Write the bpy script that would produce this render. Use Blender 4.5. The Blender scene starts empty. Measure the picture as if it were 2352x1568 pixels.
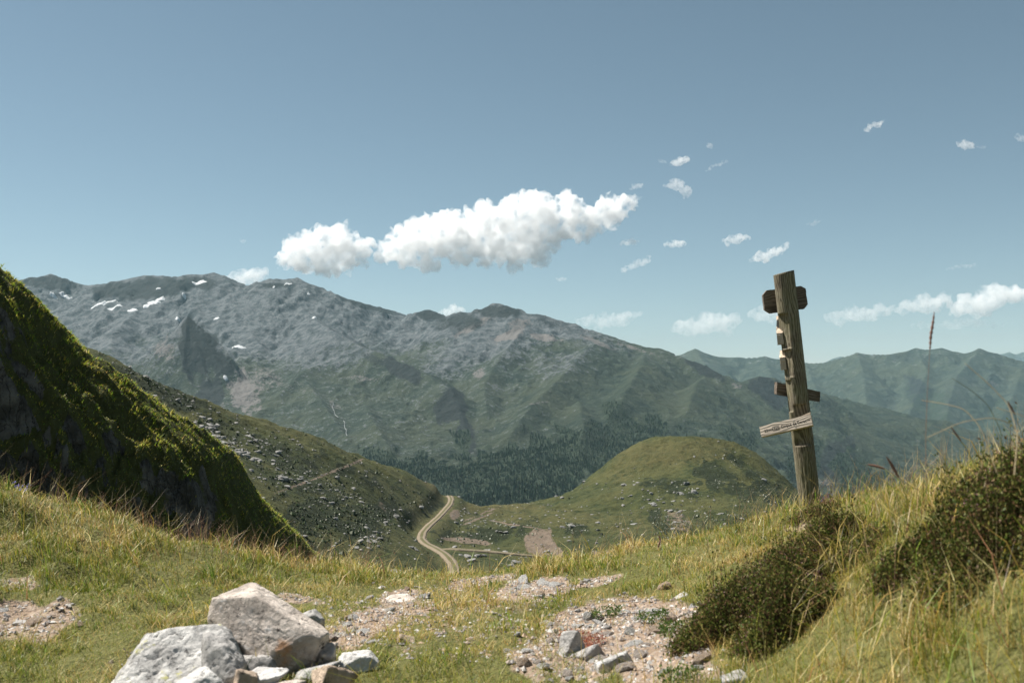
import bpy, bmesh, math, random
import numpy as np
from mathutils import Vector, Matrix

SC = bpy.context.scene
COL = SC.collection
random.seed(7)
RNG = np.random.default_rng(11)

# ------------------------------------------------------------------ camera
W, H, F = 2352.0, 1568.0, 2287.0          # reference frame in which the place was surveyed
CX, CY, HOR = W / 2, H / 2, 880.0
PITCH = math.atan((HOR - CY) / F)
cam_d = bpy.data.cameras.new('camera')
cam = bpy.data.objects.new('camera', cam_d)
COL.objects.link(cam)
cam.location = (0, 0, 0)
cam.rotation_euler = (math.pi / 2 + PITCH, 0, 0)
cam_d.sensor_fit = 'HORIZONTAL'
cam_d.sensor_width = 36.0
cam_d.lens = 36.0 * F / W
cam_d.clip_start = 0.05
cam_d.clip_end = 60000.0
cam_d.dof.use_dof = True
cam_d.dof.focus_distance = 16.0
cam_d.dof.aperture_fstop = 6.3
SC.camera = cam

# ------------------------------------------------------------------ world, sun, exposure
SUN_AZ, SUN_EL = math.radians(-66.0), math.radians(55.0)   # azimuth from +Y, negative = left
sun_dir = Vector((math.cos(SUN_EL) * math.sin(SUN_AZ), math.cos(SUN_EL) * math.cos(SUN_AZ), math.sin(SUN_EL)))
world = bpy.data.worlds.new('World')
SC.world = world
world.use_nodes = True
wn, wl = world.node_tree.nodes, world.node_tree.links
wn.clear()
sky = wn.new('ShaderNodeTexSky')
sky.sky_type = 'NISHITA'
sky.sun_disc = False
sky.sun_elevation = SUN_EL
sky.sun_rotation = SUN_AZ
sky.altitude = 2000.0
sky.air_density = 1.0
sky.dust_density = 0.6
sky.ozone_density = 1.0
hs = wn.new('ShaderNodeHueSaturation')
hs.inputs['Hue'].default_value = 0.475
hs.inputs['Saturation'].default_value = 0.82
bg = wn.new('ShaderNodeBackground')
bg.inputs['Strength'].default_value = 0.0435
wo = wn.new('ShaderNodeOutputWorld')
wl.new(sky.outputs[0], hs.inputs['Color'])
wl.new(hs.outputs[0], bg.inputs['Color'])
wl.new(bg.outputs[0], wo.inputs['Surface'])

sun_d = bpy.data.lights.new('sun', 'SUN')
sun_d.energy = 5.0
sun_d.angle = math.radians(0.53)
sun_d.color = (1.0, 0.95, 0.87)
sun = bpy.data.objects.new('sun', sun_d)
COL.objects.link(sun)
sun.rotation_euler = sun_dir.to_track_quat('Z', 'Y').to_euler()

vs = SC.view_settings
vs.view_transform = 'Standard'
vs.look = 'None'
vs.exposure = 1.0
vs.gamma = 1.0
vs.use_curve_mapping = False
SC.render.engine = 'CYCLES'
cy = SC.cycles
cy.max_bounces = 18
cy.diffuse_bounces = 3
cy.glossy_bounces = 2
cy.transmission_bounces = 3
cy.transparent_max_bounces = 8
cy.volume_bounces = 16
cy.caustics_reflective = False
cy.caustics_refractive = False
cy.use_denoising = True
cy.denoiser = 'OPENIMAGEDENOISE'
cy.denoising_input_passes = 'RGB_ALBEDO_NORMAL'
SC.render.film_transparent = False

# ------------------------------------------------------------------ survey helpers
cp, sp = math.cos(PITCH), math.sin(PITCH)


def P(X, Y, d):
    """point seen at survey position (X, Y) at depth d (metres along +Y)"""
    X, Y, d = np.asarray(X, float), np.asarray(Y, float), np.asarray(d, float)
    dx, dz = (X - CX) / F, (CY - Y) / F
    yy, zz = cp - dz * sp, sp + dz * cp
    k = d / yy
    return np.stack([dx * k, d + 0 * k, zz * k], -1)


def PX(x, y, z):
    """survey position of a world point"""
    yc = y * cp + z * sp
    zc = -y * sp + z * cp
    yc = np.where(yc < 1e-3, 1e-3, yc)
    return CX + F * x / yc, CY - F * zc / yc


def hit(hf, X, Y, d0, d1, n=1400):
    """first point where the sight line through (X, Y) meets the height field"""
    ds = np.geomspace(d0, d1, n)
    pts = P(np.full(n, X), np.full(n, Y), ds)
    g = pts[:, 2] - hf(pts[:, 0], pts[:, 1])
    idx = np.where((g[:-1] > 0) & (g[1:] <= 0))[0]
    if len(idx) == 0:
        return None
    i = idx[0]
    t = g[i] / (g[i] - g[i + 1])
    return pts[i] * (1 - t) + pts[i + 1] * t


# ------------------------------------------------------------------ noise
def _h(ix, iy, iz, seed):
    h = (ix.astype(np.uint32) * np.uint32(374761393) + iy.astype(np.uint32) * np.uint32(668265263)
         + iz.astype(np.uint32) * np.uint32(2147483647 - 61) + np.uint32((seed * 1274126177) & 0xffffffff))
    h = (h ^ (h >> np.uint32(13))) * np.uint32(1274126177)
    h = (h ^ (h >> np.uint32(16))) * np.uint32(2246822519)
    return h ^ (h >> np.uint32(15))


_GA = np.arange(1024) * (2 * math.pi / 1024)
_GC, _GS = np.cos(_GA), np.sin(_GA)
_Z0 = np.zeros(1, np.int64)


def noise2(x, y, seed=0):
    x0, y0 = np.floor(x), np.floor(y)
    fx, fy = x - x0, y - y0
    ix, iy = x0.astype(np.int64), y0.astype(np.int64)
    u = fx * fx * fx * (fx * (fx * 6 - 15) + 10)
    v = fy * fy * fy * (fy * (fy * 6 - 15) + 10)

    def g(ax, ay, dx, dy):
        a = _h(ax, ay, _Z0, seed) >> np.uint32(22)
        return _GC[a] * dx + _GS[a] * dy
    a = g(ix, iy, fx, fy)
    b = g(ix + 1, iy, fx - 1, fy)
    c = g(ix, iy + 1, fx, fy - 1)
    d = g(ix + 1, iy + 1, fx - 1, fy - 1)
    return 1.45 * ((a * (1 - u) + b * u) * (1 - v) + (c * (1 - u) + d * u) * v)


def noise3(x, y, z, seed=0):
    x0, y0, z0 = np.floor(x), np.floor(y), np.floor(z)
    f = [x - x0, y - y0, z - z0]
    i = [x0.astype(np.int64), y0.astype(np.int64), z0.astype(np.int64)]
    w = [t * t * (3 - 2 * t) for t in f]
    r = 0
    for dx in (0, 1):
        for dy in (0, 1):
            for dz in (0, 1):
                hv = _h(i[0] + dx, i[1] + dy, i[2] + dz, seed).astype(np.float64) / 2147483648.0 - 1
                r = r + hv * (w[0] if dx else 1 - w[0]) * (w[1] if dy else 1 - w[1]) * (w[2] if dz else 1 - w[2])
    return r


def fbm(x, y, o=5, seed=0, gain=0.5):
    a, s, r = 1.0, 0.0, 0.0
    for k in range(o):
        r = r + a * noise2(x * 2 ** k + 17.3 * k, y * 2 ** k - 9.1 * k, seed + k)
        a *= gain
    return r


def ridged(x, y, o=5, seed=0, gain=0.5):
    a, r = 1.0, 0.0
    for k in range(o):
        n = 1 - np.abs(noise2(x * 2 ** k + 31.7 * k, y * 2 ** k + 5.3 * k, seed + k)) * 1.6
        r = r + a * (n - 0.45)
        a *= gain
    return r


def fbm3(p, o=4, seed=0, gain=0.5):
    a, r = 1.0, 0.0
    for k in range(o):
        r = r + a * noise3(p[:, 0] * 2 ** k + 7.7 * k, p[:, 1] * 2 ** k + 3.1 * k, p[:, 2] * 2 ** k - 5.9 * k, seed + k)
        a *= gain
    return r


def sst(a, b, x):
    t = np.clip((x - a) / (b - a), 0, 1)
    return t * t * (3 - 2 * t)


def smax(a, b, k):
    h = np.clip(0.5 + 0.5 * (a - b) / k, 0, 1)
    return b * (1 - h) + a * h + k * h * (1 - h)


class TPS:
    def __init__(s, pts, z, scale=1.0, lam=0.0):
        s.sc = scale
        p = np.asarray(pts, float) / scale
        n = len(p)
        r2 = ((p[:, None] - p[None]) ** 2).sum(-1)
        K = 0.5 * r2 * np.log(r2 + 1e-12) + lam * np.eye(n)
        Q = np.hstack([np.ones((n, 1)), p])
        A = np.block([[K, Q], [Q.T, np.zeros((3, 3))]])
        s.c = np.linalg.solve(A, np.concatenate([z, np.zeros(3)]))
        s.p = p

    def __call__(s, x, y):
        x = np.asarray(x, float)
        sh = x.shape
        q = np.stack([x.ravel(), np.asarray(y, float).ravel()], -1) / s.sc
        out = np.empty(len(q))
        for i in range(0, len(q), 40000):
            b = q[i:i + 40000]
            r2 = ((b[:, None] - s.p[None]) ** 2).sum(-1)
            out[i:i + 40000] = (0.5 * r2 * np.log(r2 + 1e-12)) @ s.c[:-3] + s.c[-3] + b @ s.c[-2:]
        return out.reshape(sh)


def fit(ctrl, extra, scale, lam=0.0):
    a = np.array(ctrl, float)
    w = P(a[:, 0], a[:, 1], a[:, 2])
    if len(extra):
        w = np.vstack([w, np.array(extra, float)])
    return TPS(w[:, :2], w[:, 2], scale, lam)


def blobs(X, Y, lst, soft=0.45, wob=0.0, seed=3, wl=30.0):
    """soft union of ellipses (cx, cy, rx, ry, degrees, strength)"""
    r = np.zeros_like(X)
    n = fbm(X / wl, Y / wl, 4, seed) * wob if wob else 0.0
    for cx_, cy_, rx, ry, rot, st in lst:
        a = math.radians(rot)
        dx, dy = X - cx_, Y - cy_
        u, v = dx * math.cos(a) + dy * math.sin(a), -dx * math.sin(a) + dy * math.cos(a)
        d = np.sqrt((u / rx) ** 2 + (v / ry) ** 2) + n
        r = np.maximum(r, st * (1 - sst(1 - soft, 1 + soft, d)))
    return r


# ------------------------------------------------------------------ mesh helpers
def raw_mesh(name, verts, faces_flat, nper, smooth=True, attrs=None):
    """fast mesh from numpy; faces_flat is an (n, nper) int array"""
    me = bpy.data.meshes.new(name)
    verts = np.ascontiguousarray(verts, np.float32)
    fa = np.ascontiguousarray(faces_flat, np.int32)
    me.vertices.add(len(verts))
    me.vertices.foreach_set('co', verts.ravel())
    n = len(fa)
    me.loops.add(n * nper)
    me.loops.foreach_set('vertex_index', fa.ravel())
    me.polygons.add(n)
    me.polygons.foreach_set('loop_start', np.arange(0, n * nper, nper, dtype=np.int32))
    me.polygons.foreach_set('use_smooth', np.full(n, smooth, bool))
    for k, v in (attrs or {}).items():
        v = np.asarray(v, np.float32)
        if v.ndim == 2:
            at = me.attributes.new(k, 'FLOAT_COLOR', 'POINT')
            c = np.ones((len(verts), 4), np.float32)
            c[:, :3] = v
            at.data.foreach_set('color', c.ravel())
        else:
            at = me.attributes.new(k, 'FLOAT', 'POINT')
            at.data.foreach_set('value', v.ravel())
    me.update()
    return me


def link(name, me, mat=None, parent=None, **props):
    o = bpy.data.objects.new(name, me)
    COL.objects.link(o)
    if mat is not None and me is not None:
        if not me.materials:
            me.materials.append(mat)
    if parent is not None:
        o.parent = parent
    for k, v in props.items():
        o[k] = v
    return o


def empty(name, loc, **props):
    o = bpy.data.objects.new(name, None)
    COL.objects.link(o)
    o.location = loc
    o.empty_display_size = 0.05
    for k, v in props.items():
        o[k] = v
    return o


def grid_faces(ny, nx):
    i = np.arange(ny * nx).reshape(ny, nx)
    return np.stack([i[:-1, :-1], i[:-1, 1:], i[1:, 1:], i[1:, :-1]], -1).reshape(-1, 4)


def terrain(name, hf, us, ds, mat, attr_fn=None, **props):
    U, D = np.meshgrid(us, ds)
    x, y = (U * D).ravel(), D.ravel()
    z = hf(x, y)
    X, Y = PX(x, y, z)
    gz = z.reshape(D.shape)
    at = attr_fn(x, y, z, X, Y) if attr_fn else None
    me = raw_mesh(name, np.stack([x, y, z], -1), grid_faces(len(ds), len(us)), 4, True, at)
    return link(name, me, mat, kind='structure', **props)


# ------------------------------------------------------------------ materials
class M:
    def __init__(s, name):
        s.m = bpy.data.materials.new(name)
        s.m.use_nodes = True
        s.n, s.l = s.m.node_tree.nodes, s.m.node_tree.links
        s.n.clear()
        s.out = s.n.new('ShaderNodeOutputMaterial')
        s.b = s.n.new('ShaderNodeBsdfPrincipled')
        s.b.inputs['Roughness'].default_value = 0.9
        s.b.inputs['Specular IOR Level'].default_value = 0.2
        s.l.new(s.b.outputs[0], s.out.inputs['Surface'])
        s._tc = None

    def set(s, sock, v):
        if hasattr(v, 'is_output') or isinstance(v, bpy.types.NodeSocket):
            s.l.new(v, sock)
        else:
            if isinstance(v, (tuple, list)) and len(v) == 3 and sock.type == 'RGBA':
                v = (*v, 1)
            sock.default_value = v

    def coord(s, which='Object'):
        if s._tc is None:
            s._tc = s.n.new('ShaderNodeTexCoord')
        return s._tc.outputs[which]

    def pos(s):
        return s.n.new('ShaderNodeNewGeometry').outputs['Position']

    def mapping(s, vec, scale=(1, 1, 1), rot=(0, 0, 0)):
        m = s.n.new('ShaderNodeMapping')
        s.l.new(vec, m.inputs['Vector'])
        m.inputs['Scale'].default_value = scale
        m.inputs['Rotation'].default_value = rot
        return m.outputs[0]

    def noise(s, vec, scale, detail=6, rough=0.55, dist=0.0, out='Fac'):
        n = s.n.new('ShaderNodeTexNoise')
        s.l.new(vec, n.inputs['Vector'])
        n.inputs['Scale'].default_value = scale
        n.inputs['Detail'].default_value = detail
        n.inputs['Roughness'].default_value = rough
        n.inputs['Distortion'].default_value = dist
        return n.outputs[out]

    def vor(s, vec, scale, feature='F1', out='Distance', rnd=1.0):
        n = s.n.new('ShaderNodeTexVoronoi')
        n.feature = feature
        s.l.new(vec, n.inputs['Vector'])
        n.inputs['Scale'].default_value = scale
        n.inputs['Randomness'].default_value = rnd
        return n.outputs[out]

    def attr(s, name, out='Fac'):
        n = s.n.new('ShaderNodeAttribute')
        n.attribute_name = name
        return n.outputs[out]

    def ramp(s, fac, stops, interp='LINEAR'):
        n = s.n.new('ShaderNodeValToRGB')
        n.color_ramp.interpolation = interp
        e = n.color_ramp.elements
        while len(e) < len(stops):
            e.new(0.5)
        for i, (p, c) in enumerate(stops):
            e[i].position = p
            e[i].color = (*c, 1) if not isinstance(c, (int, float)) else (c, c, c, 1)
        s.set(n.inputs['Fac'], fac)
        return n.outputs[0]

    def mix(s, fac, a, b, mode='MIX'):
        n = s.n.new('ShaderNodeMix')
        n.data_type = 'RGBA'
        n.blend_type = mode
        s.set(n.inputs['Factor'], fac)
        s.set(n.inputs['A'] if False else n.inputs[6], a)
        s.set(n.inputs[7], b)
        return n.outputs[2]

    def math(s, op, a, b=0.0, clamp=False):
        n = s.n.new('ShaderNodeMath')
        n.operation = op
        n.use_clamp = clamp
        s.set(n.inputs[0], a)
        s.set(n.inputs[1], b)
        return n.outputs[0]

    def smooth(s, v, a, b):
        n = s.n.new('ShaderNodeMapRange')
        n.interpolation_type = 'SMOOTHSTEP'
        s.set(n.inputs['Value'], v)
        n.inputs['From Min'].default_value = a
        n.inputs['From Max'].default_value = b
        return n.outputs[0]

    def bump(s, height, strength, dist, normal=None):
        n = s.n.new('ShaderNodeBump')
        n.inputs['Strength'].default_value = strength
        n.inputs['Distance'].default_value = dist
        s.set(n.inputs['Height'], height)
        if normal is not None:
            s.l.new(normal, n.inputs['Normal'])
        return n.outputs[0]

    def done(s, color=None, normal=None, rough=None):
        if color is not None:
            s.set(s.b.inputs['Base Color'], color)
        if normal is not None:
            s.l.new(normal, s.b.inputs['Normal'])
        if rough is not None:
            s.set(s.b.inputs['Roughness'], rough)
        return s.m


def mat_mountain(name, sc=1.0, grass_a=(0.012, 0.022, 0.015), grass_b=(0.034, 0.047, 0.029)):
    m = M(name)
    p = m.pos()
    nbig = m.noise(p, 0.004 * sc, 5)
    nmid = m.noise(p, 0.022 * sc, 8, 0.62)
    nfin = m.noise(p, 0.11 * sc, 6, 0.65)
    grass = m.mix(m.smooth(nmid, 0.35, 0.68), grass_a, grass_b)
    grass = m.mix(m.smooth(nbig, 0.4, 0.65), grass, m.mix(0.5, grass, (0.050, 0.058, 0.032)))
    rock = m.mix(m.smooth(nmid, 0.38, 0.62), (0.030, 0.040, 0.045), (0.105, 0.116, 0.122))
    rock = m.mix(m.smooth(nfin, 0.50, 0.78), rock, (0.225, 0.23, 0.23))
    nsp = m.noise(m.mapping(p, (1.0, 0.55, 1.6), (0, 0, 0.5)), 0.075 * sc, 6, 0.78)
    rk = m.math('ADD', m.attr('rock'), m.math('MULTIPLY', m.math('SUBTRACT', nmid, 0.5), 1.0))
    rk = m.math('ADD', rk, m.math('MULTIPLY', m.math('SUBTRACT', nsp, 0.5), 2.6))
    col = m.mix(m.smooth(rk, 0.38, 0.66), grass, rock)
    scr = m.math('ADD', m.attr('scree'), m.math('MULTIPLY', m.math('SUBTRACT', nfin, 0.5), 1.3))
    scr = m.math('ADD', scr, m.math('MULTIPLY', m.math('SUBTRACT', nmid, 0.5), 0.8))
    scol = m.mix(nfin, (0.085, 0.079, 0.076), (0.175, 0.163, 0.155))
    col = m.mix(m.smooth(scr, 0.42, 0.62), col, scol)
    clf = m.math('ADD', m.attr('cliff_and_shade'), m.math('MULTIPLY', m.math('SUBTRACT', nfin, 0.5), 1.0))
    col = m.mix(m.smooth(clf, 0.4, 0.7), col, m.mix(nmid, (0.005, 0.008, 0.008), (0.018, 0.023, 0.022)))  # near-black tone: dark cliff rock, and shade of steep walls painted into colour
    fo = m.math('ADD', m.attr('forest'), m.math('MULTIPLY', m.math('SUBTRACT', nmid, 0.5), 0.9))
    fcol = m.mix(nfin, (0.010, 0.018, 0.011), (0.028, 0.042, 0.022))
    col = m.mix(m.smooth(fo, 0.40, 0.56), col, fcol)
    hgt = m.math('ADD', m.math('MULTIPLY', nmid, 34.0), m.math('MULTIPLY', nfin, 11.0))
    nrm = m.bump(hgt, 0.9, 1.0)
    return m.done(col, nrm, 0.95)


def mat_meadow():
    m = M('mountain_meadow')
    p = m.pos()
    n1 = m.noise(p, 0.035, 6)
    n2 = m.noise(p, 0.25, 8, 0.65)
    n3 = m.noise(p, 1.3, 5, 0.7)
    grass = m.mix(m.smooth(n2, 0.3, 0.7), (0.020, 0.030, 0.009), (0.062, 0.068, 0.022))
    grass = m.mix(m.smooth(n1, 0.42, 0.62), grass, m.mix(0.45, grass, (0.095, 0.090, 0.032)))
    dry = m.math('ADD', m.attr('dry'), m.math('MULTIPLY', m.math('SUBTRACT', n2, 0.5), 1.0))
    grass = m.mix(m.smooth(dry, 0.3, 0.8), grass, m.mix(n3, (0.058, 0.056, 0.020), (0.115, 0.100, 0.040)))
    sh = m.math('ADD', m.attr('shrub'), m.math('MULTIPLY', m.math('SUBTRACT', n2, 0.5), 1.7))
    col = m.mix(m.smooth(sh, 0.45, 0.62), grass, m.mix(n3, (0.009, 0.015, 0.006), (0.026, 0.034, 0.012)))
    dt = m.math('ADD', m.attr('dirt'), m.math('MULTIPLY', m.math('SUBTRACT', n2, 0.5), 1.1))
    col = m.mix(m.smooth(dt, 0.4, 0.65), col, m.mix(n3, (0.11, 0.083, 0.060), (0.21, 0.165, 0.125)))
    h = m.math('ADD', m.math('MULTIPLY', n2, 3.0), m.math('MULTIPLY', n3, 0.7))
    return m.done(col, m.bump(h, 0.9, 1.0), 0.95)


def mat_soil():
    m = M('turf_and_soil')
    p = m.pos()
    n1 = m.noise(p, 3.0, 8, 0.65)
    n2 = m.noise(p, 22.0, 6, 0.7)
    n3 = m.vor(p, 60.0)
    soil = m.mix(n1, (0.17, 0.118, 0.082), (0.31, 0.235, 0.175))
    soil = m.mix(m.smooth(n2, 0.45, 0.7), soil, (0.40, 0.325, 0.265))
    turf = m.mix(n2, (0.045, 0.058, 0.015), (0.17, 0.155, 0.052))
    b = m.math('ADD', m.attr('bare'), m.math('MULTIPLY', m.math('SUBTRACT', n1, 0.5), 0.9))
    col = m.mix(m.smooth(b, 0.35, 0.6), turf, soil)
    h = m.math('ADD', m.math('MULTIPLY', n2, 0.03), m.math('MULTIPLY', n3, 0.012))
    return m.done(col, m.bump(h, 0.8, 1.0), 0.95)


def mat_hill():
    m = M('turf_and_cliff')
    p = m.pos()
    n1 = m.noise(p, 0.9, 8, 0.65)
    n2 = m.noise(p, 5.0, 6, 0.7)
    turf = m.mix(n2, (0.050, 0.062, 0.019), (0.145, 0.145, 0.048))
    rock = m.mix(m.smooth(n1, 0.4, 0.65), (0.075, 0.070, 0.061), (0.21, 0.195, 0.175))
    rock = m.mix(m.smooth(n2, 0.55, 0.8), rock, (0.21, 0.195, 0.18))
    b = m.math('ADD', m.attr('rock'), m.math('MULTIPLY', m.math('SUBTRACT', n1, 0.5), 1.2))
    col = m.mix(m.smooth(b, 0.45, 0.6), turf, rock)
    cr = m.noise(m.mapping(p, (1.0, 1.0, 0.35)), 2.4, 5, 0.6, 0.6)
    crk = m.math('ABSOLUTE', m.math('SUBTRACT', cr, 0.5))
    col = m.mix(m.math('MULTIPLY', m.smooth(crk, 0.018, 0.0), m.smooth(b, 0.45, 0.6)), col, (0.028, 0.026, 0.023))
    h = m.math('ADD', m.math('MULTIPLY', n1, 0.9), m.math('MULTIPLY', n2, 0.3))
    h = m.math('ADD', h, m.math('MULTIPLY', m.smooth(crk, 0.0, 0.05), 0.12))
    return m.done(col, m.bump(h, 1.0, 1.0), 0.95)


def mat_blade(name, trans=0.45, gloss=0.035):
    m = M(name)
    c = m.attr('col', 'Color')
    d = m.n.new('ShaderNodeBsdfDiffuse')
    t = m.n.new('ShaderNodeBsdfTranslucent')
    g = m.n.new('ShaderNodeBsdfGlossy')
    g.inputs['Roughness'].default_value = 0.45
    g.inputs['Color'].default_value = (0.7, 0.7, 0.65, 1)
    m.l.new(c, d.inputs['Color'])
    m.l.new(c, t.inputs['Color'])
    a = m.n.new('ShaderNodeMixShader')
    a.inputs[0].default_value = trans
    m.l.new(d.outputs[0], a.inputs[1])
    m.l.new(t.outputs[0], a.inputs[2])
    e = m.n.new('ShaderNodeMixShader')
    e.inputs[0].default_value = gloss
    m.l.new(a.outputs[0], e.inputs[1])
    m.l.new(g.outputs[0], e.inputs[2])
    m.l.new(e.outputs[0], m.out.inputs['Surface'])
    m.n.remove(m.b)
    return m.m


def mat_stone(name, light=(0.46, 0.445, 0.42), dark=(0.20, 0.19, 0.18), tint=(0.42, 0.25, 0.13), tint_amt=0.5,
              lichen=0.0, scale=1.0, bump=0.02):
    m = M(name)
    p = m.coord('Object')
    n1 = m.noise(p, 6.0 * scale, 8, 0.65, 0.4)
    n2 = m.noise(p, 28.0 * scale, 8, 0.72)
    n3 = m.noise(p, 3.0 * scale, 5, 0.6, 0.8)
    v = m.vor(p, 55.0 * scale)
    col = m.mix(m.smooth(n1, 0.36, 0.60), dark, light)
    col = m.mix(m.smooth(n2, 0.56, 0.74), col, tuple(min(0.66, c * 1.32) for c in light))
    col = m.mix(m.math('MULTIPLY', m.smooth(n3, 0.55, 0.68), tint_amt), col, tint)
    pit = m.smooth(m.math('SUBTRACT', n2, m.math('MULTIPLY', n1, 0.25)), 0.22, 0.33)
    col = m.mix(pit, tuple(c * 0.32 for c in dark), col)
    if lichen > 0:
        n4 = m.noise(p, 9.0 * scale, 7, 0.7)
        col = m.mix(m.math('MULTIPLY', m.smooth(n4, 0.57, 0.64), lichen), col, (0.46, 0.44, 0.17))
    h = m.math('ADD', m.math('MULTIPLY', n1, 1.0), m.math('MULTIPLY', n2, 0.55))
    h = m.math('ADD', h, m.math('MULTIPLY', v, 0.12))
    return m.done(col, m.bump(h, 1.0, bump), 0.88)


def mat_wood(name, dark, light, grey, green=0.0, scale=1.0, axis='Z'):
    m = M(name)
    p = m.coord('Object')
    sc = {'Z': (1, 1, 0.09), 'X': (0.07, 1, 1)}[axis]
    q = m.mapping(p, sc)
    warp = m.noise(m.mapping(p, {'Z': (1, 1, 0.45), 'X': (0.4, 1, 1)}[axis]), 7.0 * scale, 3, 0.5, out='Color')
    va = m.n.new('ShaderNodeVectorMath')
    va.operation = 'MULTIPLY_ADD'
    m.l.new(warp, va.inputs[0])
    va.inputs[1].default_value = (0.11, 0.11, 0.11)
    m.l.new(q, va.inputs[2])
    w = m.n.new('ShaderNodeTexWave')
    w.wave_type = 'RINGS'
    w.rings_direction = axis
    w.inputs['Scale'].default_value = 22.0 * scale
    w.inputs['Distortion'].default_value = 2.2
    w.inputs['Detail'].default_value = 3.0
    w.inputs['Detail Scale'].default_value = 1.4
    m.l.new(va.outputs[0], w.inputs['Vector'])
    fib = m.noise(q, 120.0 * scale, 6, 0.7)
    blot = m.noise(p, 5.0 * scale, 5, 0.6)
    col = m.mix(m.smooth(w.outputs['Fac'], 0.25, 0.8), dark, light)
    col = m.mix(m.smooth(fib, 0.48, 0.7), col, grey)
    col = m.mix(m.math('MULTIPLY', m.smooth(fib, 0.40, 0.28), 0.8), col, tuple(c * 0.5 for c in dark))
    col = m.mix(m.math('MULTIPLY', m.smooth(blot, 0.45, 0.65), 0.65), col, tuple(c * 0.75 for c in dark))
    if green:
        col = m.mix(m.math('MULTIPLY', m.smooth(blot, 0.62, 0.42), green), col, (0.10, 0.105, 0.045))
    h = m.math('ADD', m.math('MULTIPLY', w.outputs['Fac'], 0.6), m.math('MULTIPLY', fib, 0.8))
    return m.done(col, m.bump(h, 0.7, 0.004), 0.85)


def mat_plain(name, col, rough=0.9):
    m = M(name)
    n = m.noise(m.coord('Object'), 40.0, 4)
    return m.done(m.mix(n, tuple(c * 0.7 for c in col), tuple(min(0.9, c * 1.25) for c in col)), None, rough)


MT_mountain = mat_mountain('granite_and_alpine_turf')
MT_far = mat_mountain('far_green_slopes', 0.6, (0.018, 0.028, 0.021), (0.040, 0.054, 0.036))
MT_meadow = mat_meadow()
MT_soil = mat_soil()
MT_hill = mat_hill()
MT_blade = mat_blade('grass_blades')
MT_conifer = mat_blade('conifer_needles', 0.15)

# ================================================================== THE LARGE SETTING
# ------------------------------------------------------------------ foreground ground
g_ctrl = [
    (0, 1568, 3.5), (300, 1568, 3.45), (600, 1568, 3.45), (1176, 1568, 3.35), (1500, 1568, 3.15), (1800, 1568, 2.75), (2100, 1568, 2.35), (2352, 1568, 2.1),
    (0, 1450, 4.1), (300, 1455, 4.1), (600, 1450, 4.2), (1176, 1450, 4.15), (1500, 1455, 3.9), (1750, 1440, 3.3), (2050, 1400, 2.75), (2352, 1330, 2.3),
    (0, 1310, 5.0), (400, 1345, 5.2), (800, 1365, 5.3), (1176, 1365, 5.3), (1500, 1355, 5.0), (1750, 1315, 4.5), (2000, 1230, 3.9), (2352, 1160, 2.7),
    (0, 1128, 6.4), (200, 1185, 6.5), (400, 1240, 6.8), (600, 1290, 7.0), (800, 1316, 7.2), (1000, 1318, 7.2), (1250, 1310, 7.2), (1500, 1254, 7.1),
    (1700, 1212, 7.0), (1862, 1174, 6.9), (2000, 1146, 6.2), (2150, 1120, 5.0), (2352, 1096, 3.4),
    (-500, 1080, 6.0), (-500, 1400, 4.2), (2900, 1000, 3.0), (2900, 1300, 2.2)]
g_extra = [(0, 10, -2.4), (-3, 10, -2.6), (-6, 11, -2.6), (3, 10, -2.2), (6, 10, -2.3), (0, 16, -5.2), (-5, 16, -4.6), (-11, 16, -3.4), (6, 16, -5.6), (12, 16, -6),
           (0, 30, -13), (-12, 30, -11), (12, 30, -14), (-24, 30, -8), (26, 30, -14), (-10, 9, -1.2), (9, 7, -1.2), (0, 1, -0.98), (-3, 0.8, -0.95), (3, 0.8, -0.35), (0, 2.2, -0.99)]
_gt = fit(g_ctrl, g_extra, 4.0, 1e-4)


def ground_h(x, y):
    z = _gt(x, y)
    k = sst(30, 4, y)
    z = z + 0.035 * fbm(x * 0.9, y * 0.9, 3, 21) + 0.022 * fbm(x * 3.1, y * 3.1, 4, 5) + 0.007 * fbm(x * 14, y * 14, 3, 9)
    z = z + 0.075 * sst(-0.3, -2.0, x) * (ridged(x * 1.5, y * 1.5, 3, 13) - 0.2) * sst(3.6, 4.6, y) + 0.05 * sst(0.7, 1.4, x) * fbm(x * 2.2, y * 2.2, 3, 14)
    return z


BARE = [(40, 1425, 130, 44, -6, 1.0), (915, 1370, 46, 17, -12, 1.0), (830, 1440, 90, 34, -28, 0.85), (940, 1395, 70, 22, 0, 0.6),
        (1240, 1352, 105, 26, -6, 0.9), (1100, 1335, 90, 10, -10, 0.7), (1430, 1440, 190, 62, -6, 0.95), (1330, 1510, 160, 60, 0, 0.75), (1520, 1500, 150, 90, 0, 0.75),
        (1440, 1380, 60, 14, 0, 0.55), (1360, 1340, 70, 12, -14, 0.75), (680, 1375, 60, 12, 8, 0.7), (1850, 1208, 60, 14, -8, 0.95), (1930, 1470, 60, 50, 0, 0.42), (2010, 1560, 50, 30, 0, 0.35),
        (380, 1500, 120, 34, -12, 0.5), (60, 1340, 60, 18, 0, 0.75), (1010, 1440, 50, 16, 0, 0.5), (1090, 1500, 60, 26, 0, 0.35), (600, 1548, 200, 50, 0, 0.3), (1080, 1410, 420, 70, 0, 0.36), (900, 1470, 240, 60, 0, 0.30)]


def g_attr(x, y, z, X, Y):
    return {'bare': blobs(X, Y, BARE, 0.4, 0.35, 3, 60.0)}


terrain('ground', ground_h, np.linspace(-1.2, 1.2, 350), np.geomspace(0.9, 31, 225), MT_soil, g_attr,
        label='turf and pale stony path soil underfoot on the pass')

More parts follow.
